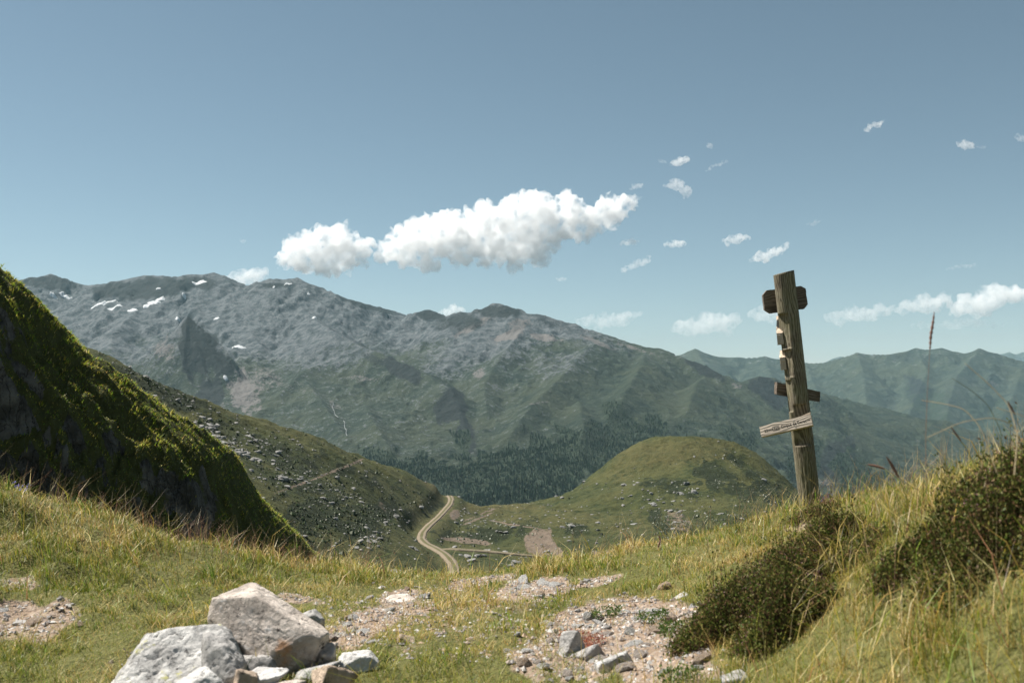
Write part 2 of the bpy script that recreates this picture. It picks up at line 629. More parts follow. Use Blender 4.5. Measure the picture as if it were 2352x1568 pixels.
# ------------------------------------------------------------------ steep hill on the left
hc = np.array([(-420, 230, 35), (-300, 335, 36), (-100, 522, 37), (0, 618, 38), (110, 722, 39), (210, 817, 40), (330, 898, 41), (430, 966, 42), (490, 1006, 43),
               (525, 1046, 43.5), (548, 1096, 44), (585, 1138, 44.5), (628, 1186, 45), (685, 1246, 46), (760, 1335, 48), (860, 1455, 50), (1000, 1640, 53)], float)
_hp = P(hc[:, 0], hc[:, 1], hc[:, 2])


def hill_parts(x, y):
    zc = np.interp(x, _hp[:, 0], _hp[:, 2]) + 0.22 * fbm(x * 0.45, x * 0 + 0.3, 4, 58)
    yc = np.interp(x, _hp[:, 0], _hp[:, 1])
    warp = 1.4 * fbm(x * 0.12, y * 0.25, 3, 41) + 0.55 * fbm(x * 0.55, y * 0.12, 3, 42) + 0.22 * ridged(x * 1.7, y * 0.25, 3, 43)
    return zc, yc, yc - y + warp * sst(0.3, 3.0, yc - y)


_pr_s = np.array([-30, -6, -1.5, 0, 1.0, 2.4, 4.6, 4.9, 5.6, 6.0, 7.3, 7.6, 8.2, 9.0, 10.7, 13.5, 20, 30], float)
_pr_d = np.array([17, 3.6, 0.5, 0, 0.26, 0.75, 1.9, 2.3, 3.4, 3.7, 4.8, 5.2, 6.2, 6.8, 7.9, 9.7, 11.5, 15], float)


def hill_h(x, y):
    zc, yc, s = hill_parts(x, y)
    drop = np.interp(s, _pr_s, _pr_d)
    amp = sst(0.2, 2.5, s)
    z = zc - drop * (0.62 + 0.38 * sst(-9, -17, x)) 
    z = z + amp * (0.60 * (ridged(x * 0.14 + y * 0.05, y * 0.62, 3, 51) - .15) + 0.34 * (ridged(x * 0.4, y * 1.3, 4, 52) - .15))
    z = z + 0.45 * sst(4.2, 5.0, s) * (ridged(x * 0.9, y * 0.9, 4, 55) - 0.15) + 0.16 * fbm(x * 1.1, y * 1.6, 4, 53) + 0.05 * fbm(x * 4, y * 4, 3, 54)
    return z


def hill_rock(x, y):
    e = 0.25
    gx = (hill_h(x + e, y) - hill_h(x - e, y)) / (2 * e)
    gy = (hill_h(x, y + e) - hill_h(x, y - e)) / (2 * e)
    sl = np.sqrt(gx * gx + gy * gy)
    zc, yc, s = hill_parts(x, y)
    r = sst(1.7, 2.9, sl) * sst(1.6, 3.2, s)
    return np.clip(r * (0.9 + 0.5 * fbm(x * 0.5, y * 0.9, 3, 57)), 0, 1)


hx = np.linspace(-31, -3.5, 350)
hs_ = np.concatenate([np.linspace(-16, -1, 14)[:-1], np.linspace(-1, 4, 90)[:-1], np.linspace(4, 10.5, 230)[:-1], np.linspace(10.5, 17, 30)])
HX, HS = np.meshgrid(hx, hs_)
HY = np.interp(HX, _hp[:, 0], _hp[:, 1]) - HS
hxf, hyf = HX.ravel(), HY.ravel()
me = raw_mesh('hillside', np.stack([hxf, hyf, hill_h(hxf, hyf)], -1), grid_faces(len(hs_), len(hx))[:, ::-1], 4, True, {'rock': hill_rock(hxf, hyf)})
link('hillside', me, MT_hill, kind='structure', label='steep grassy hillside with dark rock bands on the left')

# ------------------------------------------------------------------ middle distance: saddle, round hill, boulder slope
m_ctrl = [
    (230, 820, 330), (330, 870, 340), (430, 910, 360), (520, 940, 380), (620, 967, 400), (720, 1000, 430), (845, 1052, 470), (930, 1088, 500), (1000, 1113, 530), (1035, 1137, 548),
    (500, 1000, 305), (600, 1100, 255), (800, 1150, 310), (700, 1230, 235), (900, 1200, 330), (800, 1290, 235), (650, 1180, 238), (850, 1100, 400), (950, 1150, 440),
    (970, 1240, 364), (1042, 1300, 295), (1032, 1160, 500), (1060, 1155, 560), (1180, 1158, 600), (1310, 1133, 625), (1000, 1200, 430), (985, 1265, 335),
    (1100, 1220, 430), (1250, 1270, 350), (1250, 1200, 470), (1400, 1200, 480), (1500, 1230, 400), (1700, 1190, 480), (1150, 1300, 300), (1400, 1300, 290), (1160, 1180, 540), (1300, 1165, 560),
    (1430, 1048, 632), (1510, 1006, 640), (1600, 1004, 655), (1680, 1020, 660), (1380, 1086, 628), (1345, 1113, 624), (1760, 1062, 655), (1830, 1127, 645), (1900, 1192, 640),
    (1500, 1110, 560), (1600, 1100, 560), (1700, 1130, 540), (1600, 1170, 505), (1560, 1050, 608), (1450, 1150, 540)]
m_extra = []
for u, dd, z in [(-.42, 400, -12), (-.36, 420, -22), (-.28, 460, -40), (-.2, 510, -62), (-.14, 560, -80), (-.08, 620, -88), (-.05, 660, -92), (0, 700, -96), (.06, 720, -98),
                 (.12, 735, -72), (.18, 745, -70), (.24, 745, -85), (.32, 720, -110), (-.5, 320, 14), (-.6, 300, 20), (-.62, 150, -5), (-.45, 220, -8),
                 (.4, 400, -80), (.5, 300, -65), (.6, 600, -120), (.6, 300, -60), (.38, 560, -98)]:
    m_extra.append((u * dd, dd, z))
for u in (-.62, -.3, 0, .3, .62):
    for dd, z in ((25, -13), (60, -23), (120, -36), (200, -45), (900, -140), (1300, -230)):
        if u < -.2 and dd in (120, 200):
            z = z + 14
        m_extra.append((u * dd, dd, z))
ROAD_MAIN = [(1050, 1350, 252), (1047, 1312, 279), (1040, 1291, 297), (1022, 1271, 316), (1000, 1257.5, 333), (978, 1247, 350), (967, 1236, 367), (970, 1222, 386), (985, 1205, 410), (1005, 1188, 438), (1020, 1172, 468), (1033, 1157, 500), (1037, 1146, 525), (1032, 1137, 545)]
ROAD_FORK = [(1006, 1258, 332), (1030, 1259, 331), (1060, 1261, 331), (1120, 1265, 333), (1180, 1271, 335), (1240, 1277, 338), (1290, 1283, 340)]
m_ctrl = [c for c in m_ctrl if c not in ((970, 1240, 364), (1042, 1300, 295), (985, 1265, 335), (1032, 1160, 500), (1035, 1137, 548))] + ROAD_MAIN + ROAD_FORK[2:]
_mt = fit(m_ctrl, m_extra, 100.0, 1e-3)

ROADS = {}


def smooth_line(pts, n):
    pts = np.asarray(pts, float)
    d = np.concatenate([[0], np.cumsum(np.linalg.norm(np.diff(pts, axis=0), axis=1))])
    t = np.linspace(0, d[-1], n)
    out = np.stack([np.interp(t, d, pts[:, k]) for k in range(pts.shape[1])], -1)
    for _ in range(max(2, n // 22)):
        o2 = out.copy()
        out[1:-1] = 0.25 * o2[:-2] + 0.5 * o2[1:-1] + 0.25 * o2[2:]
    return out


def near_line(x, y, ln, pad=15):
    best = np.full(x.shape, 1e9)
    zz = np.zeros_like(x)
    lo, hi = ln[:, :2].min(0) - pad, ln[:, :2].max(0) + pad
    sel = np.where((x > lo[0]) & (x < hi[0]) & (y > lo[1]) & (y < hi[1]))[0]
    for i in range(0, len(sel), 20000):
        s = sel[i:i + 20000]
        d2 = (x[s, None] - ln[None, :, 0]) ** 2 + (y[s, None] - ln[None, :, 1]) ** 2
        j = d2.argmin(1)
        best[s] = np.sqrt(d2[np.arange(len(s)), j])
        zz[s] = ln[j, 2]
    return best, zz


def road_pts(lst, n):
    a = np.array(lst, float)
    return smooth_line(P(a[:, 0], a[:, 1], a[:, 2]), n)


ROADS['main'] = (road_pts(ROAD_MAIN, 170), 2.9)
ROADS['fork'] = (road_pts(ROAD_FORK, 110), 2.6)


def mid_base(x, y):
    x, y = np.asarray(x, float), np.asarray(y, float)
    z = _mt(x, y)
    k = np.clip(y / 350.0, 0.25, 1.6)
    left = sst(-40, -130, x)
    dr = np.minimum(near_line(x.ravel(), y.ravel(), ROADS['main'][0], 45)[0], near_line(x.ravel(), y.ravel(), ROADS['fork'][0], 45)[0]).reshape(x.shape)
    k = k * (0.12 + 0.88 * sst(5, 32, dr))
    z = z + k * (1.5 * fbm(x / 60, y / 60, 4, 61) + 1.15 * (ridged(x / 26, y / 20, 4, 62, 0.6) - 0.15) * (0.8 + 0.7 * left) + 0.18 * fbm(x / 5, y / 5, 3, 63))
    return z


def mid_h(x, y):
    x, y = np.asarray(x, float), np.asarray(y, float)
    z = mid_base(x, y)
    dm = None
    for ln, w in ROADS.values():
        d, zz = near_line(x.ravel(), y.ravel(), ln)
        d, zz = d.reshape(x.shape), zz.reshape(x.shape)
        k = 1 - sst(w * 0.75, w * 0.75 + 7.0, d)
        if dm is not None:
            k = k * sst(2.5, 7.0, dm)
        else:
            dm = d
        z = z * (1 - k) + (zz - 0.32) * k
    return z


SHRUB = [(1640, 1095, 50, 26, 25, 1.0), (1700, 1120, 60, 22, 30, 0.7), (1690, 1060, 40, 9, 30, 0.6), (1560, 1120, 90, 20, 10, 0.6), (1760, 1120, 60, 26, 40, 0.6), (1320, 1215, 22, 16, 0, 1.0),
         (1140, 1225, 70, 16, -4, 0.85), (1090, 1225, 90, 24, 0, 0.55), (1510, 1195, 16, 30, -25, 0.8), (1550, 1205, 40, 30, 20, 0.75), (1300, 1300, 60, 12, 0, 0.9), (1660, 1190, 60, 16, 0, 0.6),
         (880, 1170, 34, 26, -30, 1.0), (830, 1210, 60, 30, -10, 0.9), (700, 1090, 130, 60, 25, 0.55), (780, 1180, 130, 60, 10, 0.65), (700, 1200, 80, 50, 20, 0.75), (800, 1090, 120, 28, 20, 0.5), (620, 1040, 90, 24, 25, 0.6),
         (380, 900, 140, 26, 28, 0.75), (1000, 1165, 30, 10, -30, 0.6), (1180, 1215, 120, 26, -2, 0.3), (940, 1130, 60, 20, 20, 0.45), (500, 990, 60, 30, 25, 0.6)]
DRY = [(1560, 1040, 180, 40, -4, 0.55), (1480, 1060, 120, 30, -25, 0.5), (990, 1180, 70, 60, 0, 0.55), (1150, 1165, 120, 14, 0, 0.65), (1240, 1190, 260, 30, 0, 0.5), (700, 1000, 140, 20, 18, 0.45), (1440, 1200, 110, 30, 0, 0.45),
       (1000, 1120, 50, 14, 25, 0.7), (930, 1250, 60, 30, 0, 0.45)]
DIRT = [(1240, 1245, 36, 30, 25, 1.0), (1265, 1260, 30, 16, 30, 1.0), (1560, 1195, 40, 26, 20, 0.5), (795, 1022, 34, 6, 12, 0.9), (1100, 1190, 50, 3, -22, 0.7), (1080, 1242, 60, 7, 6, 0.75), (1045, 1180, 16, 12, -45, 0.7),
        (770, 1080, 90, 3.0, -22, 0.9), (680, 1115, 60, 2.6, -20, 0.8), (1190, 1206, 70, 2.5, 10, 0.8), (1110, 1178, 60, 3, -22, 0.6), (1005, 1115, 24, 5, 30, 0.6), (1380, 1270, 40, 6, 0, 0.6), (880, 1165, 20, 8, 50, 0.5)]


def mid_attr(x, y, z, X, Y):
    ro = np.zeros_like(x)
    for ln, w in ROADS.values():
        d, _ = near_line(x, y, ln)
        ro = np.maximum(ro, 0.8 * (1 - sst(w * 0.5, w * 0.9, d)))
    return {'shrub': blobs(X, Y, SHRUB, 0.6, 0.55, 71, 22.0) * 0.85 + 0.12 + 0.25 * fbm(X / 60, Y / 26, 4, 75), 'dry': blobs(X, Y, DRY, 0.5, 0.2, 72, 50.0),
            'dirt': np.maximum(blobs(X, Y, DIRT, 0.35, 0.25, 73, 25.0), ro)}


terrain('saddle', mid_h, np.linspace(-0.60, 0.60, 560), np.concatenate([np.geomspace(26, 200, 40)[:-1], np.geomspace(200, 760, 280)[:-1], np.geomspace(760, 1300, 16)]), MT_meadow, mid_attr,
        label='green boulder strewn saddle with a rounded hill beyond the pass')

# ------------------------------------------------------------------ the great massif
k_ctrl = [
    (100, 745, 5.6), (200, 820, 4.75), (300, 880, 4.25), (-100, 760, 5.5), (-150, 900, 4.3),
    (430, 870, 4.2), (545, 860, 4.25), (600, 800, 4.9), (700, 750, 5.45), (650, 705, 5.8), (500, 740, 5.5), (330, 745, 5.5), (400, 800, 4.9), (250, 730, 5.7),
    (600, 960, 3.6), (700, 950, 3.6), (780, 870, 4.1), (800, 1050, 2.95), (900, 960, 3.45), (900, 1060, 2.8), (1000, 1100, 2.5), (1180, 1160, 2.2),
    (900, 760, 5.45), (1000, 790, 5.1), (1000, 850, 4.6), (1100, 900, 4.0), (1130, 800, 4.7), (1100, 960, 3.55), (1150, 1040, 2.9),
    (1300, 850, 4.1), (1300, 950, 3.4), (1300, 1050, 2.75), (1200, 760, 4.85), (1450, 880, 3.95), (1450, 960, 3.35), (1450, 1060, 2.7),
    (1600, 920, 3.75), (1600, 1000, 3.2), (1750, 960, 3.9), (1800, 1060, 3.1), (1950, 1060, 3.6), (2100, 1090, 3.9), (2300, 1100, 4.0), (2000, 1180, 2.9), (2300, 1200, 3.0), (1850, 900, 5.2), (1700, 900, 5.2)]
k_ctrl = [(a, b, c * 1000) for a, b, c in k_ctrl]
k_extra = []
for u in (-.65, -.35, -.1, .15, .4, .65):
    for dd, z in ((1100, -300), (1500, -300), (1900, -300)):
        k_extra.append((u * dd, dd, z - (60 if u > .3 else 0)))
for u, dd, z in [(-.6, 8600, 250), (-.3, 8600, 250), (0, 8600, 100), (.2, 8000, -100), (.4, 7500, -300), (.6, 7500, -350), (.6, 5600, -330), (.45, 5800, -300), (.3, 6000, -150)]:
    k_extra.append((u * dd, dd, z))
_kt = fit(k_ctrl, k_extra, 1000.0, 2e-4)


def rline(lst):
    a = np.array(lst, float)
    w = P(a[:, 0], a[:, 1], a[:, 2] * 1000)
    return w


RIDGES = [  # (polyline, slope, roundness in metres)
    (rline([(-200, 665, 6.5), (35, 645, 6.5), (70, 638, 6.5), (118, 631, 6.45), (150, 643, 6.5), (195, 655, 6.6), (205, 655, 6.5), (290, 643, 6.4), (330, 633, 6.4), (370, 633, 6.35), (400, 637, 6.3), (440, 631, 6.25),
            (470, 632, 6.25), (490, 626, 6.25), (515, 640, 6.25), (540, 656, 6.25), (590, 656, 6.2), (608, 646, 6.1), (618, 641, 6.05), (680, 639, 6.0), (700, 652, 5.95), (722, 664, 5.95), (760, 684, 5.95), (850, 705, 6.1), (945, 731, 6.1),
            (965, 722, 5.9), (985, 711, 5.85), (1008, 720, 5.8), (1020, 730, 5.7), (1035, 726, 5.5), (1055, 718, 5.4), (1090, 720, 5.35), (1120, 706, 5.3), (1143, 699, 5.25), (1160, 702, 5.2), (1195, 719, 5.15), (1240, 722, 5.1),
            (1310, 744, 5.0), (1380, 766, 4.9), (1420, 780, 4.85), (1480, 797, 4.75), (1560, 820, 4.6), (1605, 842, 4.5), (1650, 862, 4.4), (1690, 884, 4.3), (1730, 915, 4.1), (1770, 960, 3.85), (1800, 1010, 3.6)]), 0.42, 8),
    (rline([(700, 705, 6.7), (752, 690, 6.7), (770, 674, 6.7), (790, 684, 6.7), (850, 700, 6.7), (900, 713, 6.7), (945, 728, 6.7)]), 0.5, 4),
    (rline([(430, 727, 4.33), (455, 745, 4.30), (485, 772, 4.25), (515, 800, 4.2), (532, 822, 4.15), (547, 860, 4.1)]), 1.3, 1),
    (rline([(430, 727, 4.33), (412, 752, 4.30), (396, 785, 4.26), (386, 835, 4.2)]), 1.3, 1),
    (rline([(430, 727, 4.33), (424, 780, 4.2), (420, 840, 4.08), (440, 880, 3.98), (470, 905, 3.9), (500, 930, 3.8), (516, 950, 3.72)]), 1.1, 1),
    (rline([(432, 740, 4.32), (455, 800, 4.18), (470, 850, 4.08), (478, 872, 4.03)]), 1.1, 1),
    (rline([(445, 738, 4.31), (490, 810, 4.17), (515, 860, 4.07)]), 1.1, 1),
    (rline([(690, 705, 5.5), (740, 745, 5.0), (770, 765, 4.65), (815, 788, 4.45), (860, 806, 4.3), (920, 832, 4.15), (975, 856, 4.0), (1008, 880, 3.85), (1035, 893, 3.7), (1050, 930, 3.55), (1062, 965, 3.4), (1075, 1005, 3.15), (1088, 1050, 2.95)]), 0.55, 4),
    (rline([(1560, 1010, 3.3), (1600, 985, 3.35), (1650, 995, 3.2), (1700, 1040, 2.9)]), 0.5, 6),
    (rline([(1690, 900, 4.75), (1722, 875, 4.7), (1742, 866, 4.65), (1775, 868, 4.65), (1800, 878, 4.65), (1850, 897, 4.65), (1900, 926, 4.7), (1945, 945, 4.75), (1990, 957, 4.8), (2060, 963, 4.85), (2140, 962, 4.9), (2172, 964, 4.9), (2195, 990, 4.8),
            (2230, 1060, 4.5), (2290, 1130, 4.2)]), 0.5, 8),
    (rline([(1742, 866, 4.65), (1770, 930, 4.3), (1810, 990, 3.9), (1850, 1060, 3.5)]), 0.6, 4),
    (rline([(1990, 957, 4.8), (2000, 1010, 4.4), (2040, 1080, 3.9), (2060, 1140, 3.5)]), 0.45, 6),
    (rline([(1143, 699, 5.25), (1120, 760, 4.9), (1060, 800, 4.6), (1010, 850, 4.35)]), 0.48, 30),
    (rline([(1310, 744, 5.0), (1330, 830, 4.4), (1360, 900, 3.9), (1400, 970, 3.4)]), 0.45, 40),
    (rline([(1500, 800, 4.75), (1540, 880, 4.1), (1560, 950, 3.6)]), 0.45, 30),
]




def spur(lst, h):
    w = rline(lst)
    n_ = len(w)
    t = np.linspace(0, 1, n_)
    w[:, 2] = _kt(w[:, 0], w[:, 1]) + h * (0.25 + 0.75 * np.sin(np.pi * np.clip(0.12 + 0.8 * t, 0, 1)))
    return w


for lst_, h_ in (([(625, 660, 6.0), (585, 720, 5.6), (560, 770, 5.2), (600, 815, 4.8)], 60), ([(350, 650, 6.3), (335, 700, 5.9), (300, 750, 5.4), (260, 790, 5.0), (250, 830, 4.6)], 70), ([(495, 640, 6.2), (480, 690, 5.8), (500, 740, 5.4)], 55),
                 ([(930, 770, 5.4), (860, 810, 4.9), (780, 850, 4.5), (700, 890, 4.1), (640, 930, 3.8)], 45), ([(720, 760, 5.3), (690, 820, 4.8), (650, 870, 4.3)], 40), ([(1400, 775, 4.85), (1350, 840, 4.3), (1290, 900, 3.8), (1220, 960, 3.35), (1170, 1020, 3.0)], 60),
                 ([(1480, 800, 4.75), (1480, 860, 4.2), (1450, 930, 3.7), (1400, 990, 3.25)], 50), ([(1250, 730, 5.1), (1200, 790, 4.7), (1150, 850, 4.3), (1110, 910, 3.9), (1120, 970, 3.5)], 55), ([(1620, 850, 4.45), (1600, 920, 3.9), (1580, 980, 3.45)], 50),
                 ([(1060, 730, 5.4), (1030, 790, 5.0), (980, 840, 4.65)], 50), ([(840, 960, 3.6), (860, 1010, 3.2), (900, 1060, 2.85)], 40), ([(700, 900, 4.0), (740, 960, 3.6), (800, 1020, 3.1)], 35), ([(1330, 940, 3.5), (1340, 1000, 3.0), (1330, 1050, 2.7)], 40)):
    RIDGES.append((spur(lst_, h_), 0.55, 3))

SCREE = [(1170, 770, 40, 12, -20, 0.8), (1250, 775, 40, 9, 10, 0.8), (1090, 748, 60, 9, -28, 0.7), (1190, 742, 30, 14, 0, 0.6), (560, 900, 34, 60, -30, 0.75), (600, 870, 60, 30, 0, 0.5), (380, 800, 30, 30, -45, 0.55), (1370, 785, 40, 6, 25, 0.7),
         (1100, 860, 16, 16, -45, 0.6), (770, 930, 20, 10, 50, 0.5), (1460, 800, 60, 5, 18, 0.6), (840, 870, 60, 8, 5, 0.5), (1240, 925, 40, 4, -10, 0.5), (1930, 1130, 50, 12, 35, 0.8), (1880, 1090, 14, 30, 0, 0.5), (1690, 885, 20, 8, 20, 0.5), (500, 940, 30, 30, 0, 0.5),
         (690, 890, 60, 12, 10, 0.4), (1150, 880, 60, 8, 0, 0.35)]
CLIFF_AND_SHADE = [(452, 808, 46, 58, 0, 1.0), (433, 758, 17, 28, 0, 1.0), (472, 785, 30, 24, 45, 1.0), (510, 835, 30, 24, 45, 1.0), (485, 905, 32, 40, 30, 1.0), (330, 662, 130, 24, -4, 0.95), (120, 648, 80, 18, 4, 0.85), (920, 848, 60, 20, 25, 0.85), (860, 825, 60, 12, 20, 0.6), (1038, 935, 36, 46, 0, 0.9), (1070, 1000, 22, 50, -20, 0.9), (330, 665, 90, 26, -6, 0.75), (130, 650, 70, 16, 6, 0.6),  # pyramid is dark rock; skyline walls and spur faces get painted shade
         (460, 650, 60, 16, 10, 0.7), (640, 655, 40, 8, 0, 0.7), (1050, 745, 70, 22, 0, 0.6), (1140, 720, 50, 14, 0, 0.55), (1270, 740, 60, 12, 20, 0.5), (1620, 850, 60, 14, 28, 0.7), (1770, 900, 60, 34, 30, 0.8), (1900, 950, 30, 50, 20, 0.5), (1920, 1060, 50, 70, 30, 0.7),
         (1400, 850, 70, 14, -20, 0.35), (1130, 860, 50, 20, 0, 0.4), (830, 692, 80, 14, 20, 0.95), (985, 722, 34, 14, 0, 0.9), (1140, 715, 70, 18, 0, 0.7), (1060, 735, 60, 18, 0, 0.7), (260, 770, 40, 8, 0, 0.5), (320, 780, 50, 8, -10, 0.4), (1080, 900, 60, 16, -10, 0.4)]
FOREST = [(1180, 1120, 170, 90, 0, 1.0), (1000, 1090, 120, 40, 15, 0.9), (880, 1050, 80, 16, 20, 0.85), (1300, 1050, 120, 60, -10, 1.0), (1400, 1010, 120, 44, -8, 0.95), (1500, 985, 70, 30, 0, 0.75), (1150, 1060, 70, 34, -20, 0.85), (1420, 960, 60, 30, 40, 0.7),
          (1060, 1010, 30, 34, 0, 0.6), (1960, 1090, 60, 50, 30, 0.8), (2010, 1120, 60, 40, 0, 0.8), (1700, 1010, 60, 30, 20, 0.6), (1850, 1060, 36, 60, 25, 0.75), (2120, 1110, 40, 20, 0, 0.6), (2230, 1080, 40, 50, 25, 0.85), (2290, 1090, 60, 26, 0, 0.7),
          (1610, 1020, 60, 24, 10, 0.6), (1240, 970, 60, 16, -20, 0.45), (1750, 990, 50, 20, 25, 0.45), (750, 1030, 40, 10, 10, 0.5), (930, 1085, 110, 34, 18, 1.0), (1060, 1120, 130, 50, 10, 1.0), (1180, 1080, 90, 60, -10, 0.9)]


def mass_h(x, y, want=False):
    sh = x.shape
    x, y = x.ravel(), y.ravel()
    base = _kt(x, y)
    wx = x + 45 * fbm(x / 420, y / 420, 3, 81)
    wy = y + 45 * fbm(x / 420, y / 420, 3, 82)
    z = base
    top = np.full(x.shape, -1e9)
    GUL = 0.30 * fbm(wx / 110, wy / 130, 3, 83) + 0.25 * (ridged(wx / 240, wy / 300, 2, 84) - 0.2)
    for w, sl, rd in RIDGES:
        best = np.full(x.shape, 1e12)
        zs = np.full(x.shape, -1e9)
        for a, b in zip(w[:-1], w[1:]):
            ab = b[:2] - a[:2]
            t = np.clip(((x - a[0]) * ab[0] + (y - a[1]) * ab[1]) / (ab @ ab + 1e-9), 0, 1)
            d = (x - a[0] - ab[0] * t) ** 2 + (y - a[1] - ab[1] * t) ** 2
            best = np.minimum(best, d)
            zs = np.maximum(zs, a[2] + (b[2] - a[2]) * t - sl * np.maximum(np.sqrt(d) - rd, 0))
        d = np.sqrt(best)
        z = smax(z, zs - min(sl, 0.45) * np.minimum(d, 90) * GUL, 14.0)
        top = np.maximum(top, -d)
    near = sst(0, 160, -top)                         # keep the surveyed skyline
    hi = sst(-150, 350, z)
    z = z + (0.25 + 0.75 * near) * (0.75 + 0.6 * hi) * (10 * fbm(wx / 420, wy / 700, 2, 85) * near + 18 * (ridged(wx / 150, wy / 520, 4, 86, 0.56) - 0.15) + 9 * (ridged(x / 64, y / 110, 3, 88) - 0.15) * 1.0 + 2.5 * fbm(x / 22, y / 30, 2, 87))
    return z.reshape(sh)


def mass_attr(x, y, z, X, Y):
    n = fbm(x / 380, y / 380, 4, 91)
    rock = sst(-20, 400, z + 110 * n) * (1 - 0.55 * sst(0.02, 0.12, x / y)) + 0.13 + 0.15 * sst(0.12, -0.05, x / y)
    rock = rock + 0.16 * sst(760, 700, Y)
    rock = np.clip(rock, 0, 0.92)
    return {'rock': rock, 'scree': blobs(X, Y, SCREE, 0.5, 0.4, 92, 22.0), 'cliff_and_shade': blobs(X, Y, CLIFF_AND_SHADE, 0.45, 0.35, 93, 30.0),
            'forest': blobs(X, Y, FOREST, 0.45, 0.45, 94, 40.0)}


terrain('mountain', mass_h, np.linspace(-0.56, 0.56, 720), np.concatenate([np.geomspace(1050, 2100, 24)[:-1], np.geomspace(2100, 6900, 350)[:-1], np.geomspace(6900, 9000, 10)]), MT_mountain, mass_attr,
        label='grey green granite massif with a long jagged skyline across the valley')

# ------------------------------------------------------------------ far ridges on the right
FR = [(rline([(1380, 850, 9.6), (1470, 840, 9.5), (1540, 828, 9.5), (1558, 819, 9.5), (1580, 807, 9.4), (1597, 802, 9.4), (1620, 811, 9.4), (1650, 820, 9.4), (1708, 821, 9.4), (1755, 819, 9.3), (1800, 826, 9.3), (1849, 834, 9.2), (1890, 833, 9.1), (1930, 821, 9.0),
              (1969, 810, 8.9), (2000, 813, 8.9), (2040, 814, 8.8), (2080, 805, 8.8), (2104, 799, 8.8), (2130, 803, 8.7), (2164, 798, 8.7), (2190, 806, 8.7), (2215, 811, 8.6), (2235, 805, 8.6), (2250, 800, 8.6), (2280, 809, 8.6), (2352, 830, 8.5), (2460, 850, 8.4), (2600, 870, 8.4)]), 0.55),
      (rline([(1969, 810, 8.9), (1985, 870, 8.2), (1990, 930, 7.5)]), 0.5), (rline([(2104, 799, 8.8), (2130, 850, 8.3), (2110, 900, 7.8), (2085, 950, 7.2)]), 0.55), (rline([(2250, 800, 8.6), (2200, 860, 8.0), (2180, 920, 7.4), (2170, 980, 6.9)]), 0.55),
      (rline([(2352, 830, 8.5), (2330, 900, 7.7), (2300, 960, 7.1)]), 0.5), (rline([(1755, 819, 9.3), (1770, 860, 8.7), (1790, 910, 8.1)]), 0.45), (rline([(1597, 802, 9.4), (1630, 850, 8.8), (1660, 890, 8.2)]), 0.45), (rline([(1849, 834, 9.2), (1870, 880, 8.5), (1890, 930, 7.9)]), 0.45)]


def far_h(x, y):
    sh = x.shape
    x, y = x.ravel(), y.ravel()
    z = -380 + 0.06 * np.maximum(y - 6500, 0) - 0.12 * np.maximum(y - 9300, 0)
    wx = x + 70 * fbm(x / 600, y / 600, 3, 101)
    wy = y + 70 * fbm(x / 600, y / 600, 3, 102)
    top = np.full(x.shape, -1e9)
    GUL = 0.35 * fbm(wx / 200, wy / 260, 3, 103)
    for w, sl in FR:
        best = np.full(x.shape, 1e12)
        zs = np.full(x.shape, -1e9)
        for a, b in zip(w[:-1], w[1:]):
            ab = b[:2] - a[:2]
            t = np.clip(((x - a[0]) * ab[0] + (y - a[1]) * ab[1]) / (ab @ ab + 1e-9), 0, 1)
            d = (x - a[0] - ab[0] * t) ** 2 + (y - a[1] - ab[1] * t) ** 2
            best = np.minimum(best, d)
            zs = np.maximum(zs, a[2] + (b[2] - a[2]) * t - sl * np.sqrt(d))
        d = np.sqrt(best)
        z = smax(z, zs - sl * np.minimum(d, 200) * GUL, 25.0)
        top = np.maximum(top, -d)
    near = 0.15 + 0.85 * sst(0, 200, -top)
    z = z + near * (26 * (ridged(wx / 260, wy / 620, 4, 104) - 0.15) + 7 * fbm(x / 70, y / 80, 3, 105))
    return z.reshape(sh)


def far_attr(x, y, z, X, Y):
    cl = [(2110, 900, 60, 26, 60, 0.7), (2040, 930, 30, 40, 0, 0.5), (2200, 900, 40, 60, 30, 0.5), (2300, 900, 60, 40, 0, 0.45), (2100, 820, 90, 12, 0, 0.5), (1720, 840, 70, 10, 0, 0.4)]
    fo = [(2140, 930, 60, 40, 20, 0.55), (2280, 950, 70, 40, 0, 0.55), (2230, 1000, 80, 30, 0, 0.8)]
    return {'rock': np.full_like(x, 0.16) + 0.15 * sst(100, 330, z), 'scree': blobs(X, Y, [(2280, 880, 20, 10, 30, 0.5)], 0.5), 'cliff_and_shade': blobs(X, Y, cl, 0.5, 0.5, 106, 30.0), 'forest': blobs(X, Y, fo, 0.5, 0.5, 107, 30.0)}


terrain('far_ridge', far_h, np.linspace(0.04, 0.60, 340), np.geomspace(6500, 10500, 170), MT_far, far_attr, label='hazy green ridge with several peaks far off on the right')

VF = [rline([(1840, 845, 16), (1895, 832, 16), (1912, 824, 16), (1930, 818, 16), (1945, 822, 16), (1962, 828, 16), (2040, 850, 16)]), rline([(2240, 830, 17.5), (2285, 814, 17.5), (2306, 812, 17.5), (2318, 808, 17.5), (2332, 814, 17.5), (2352, 808, 17.5), (2380, 800, 17.5), (2500, 830, 17.5)])]


def vfar_h(x, y):
    z = np.full(x.shape, -500.0)
    for w in VF:
        zr = np.interp(x, w[:, 0], w[:, 2], left=-900, right=-900)
        z = np.maximum(z, zr - 0.5 * np.abs(y - w[0, 1]) + 25 * fbm(x / 300, y / 300, 4, 111) * sst(0, 300, np.abs(y - w[0, 1])))
    return z


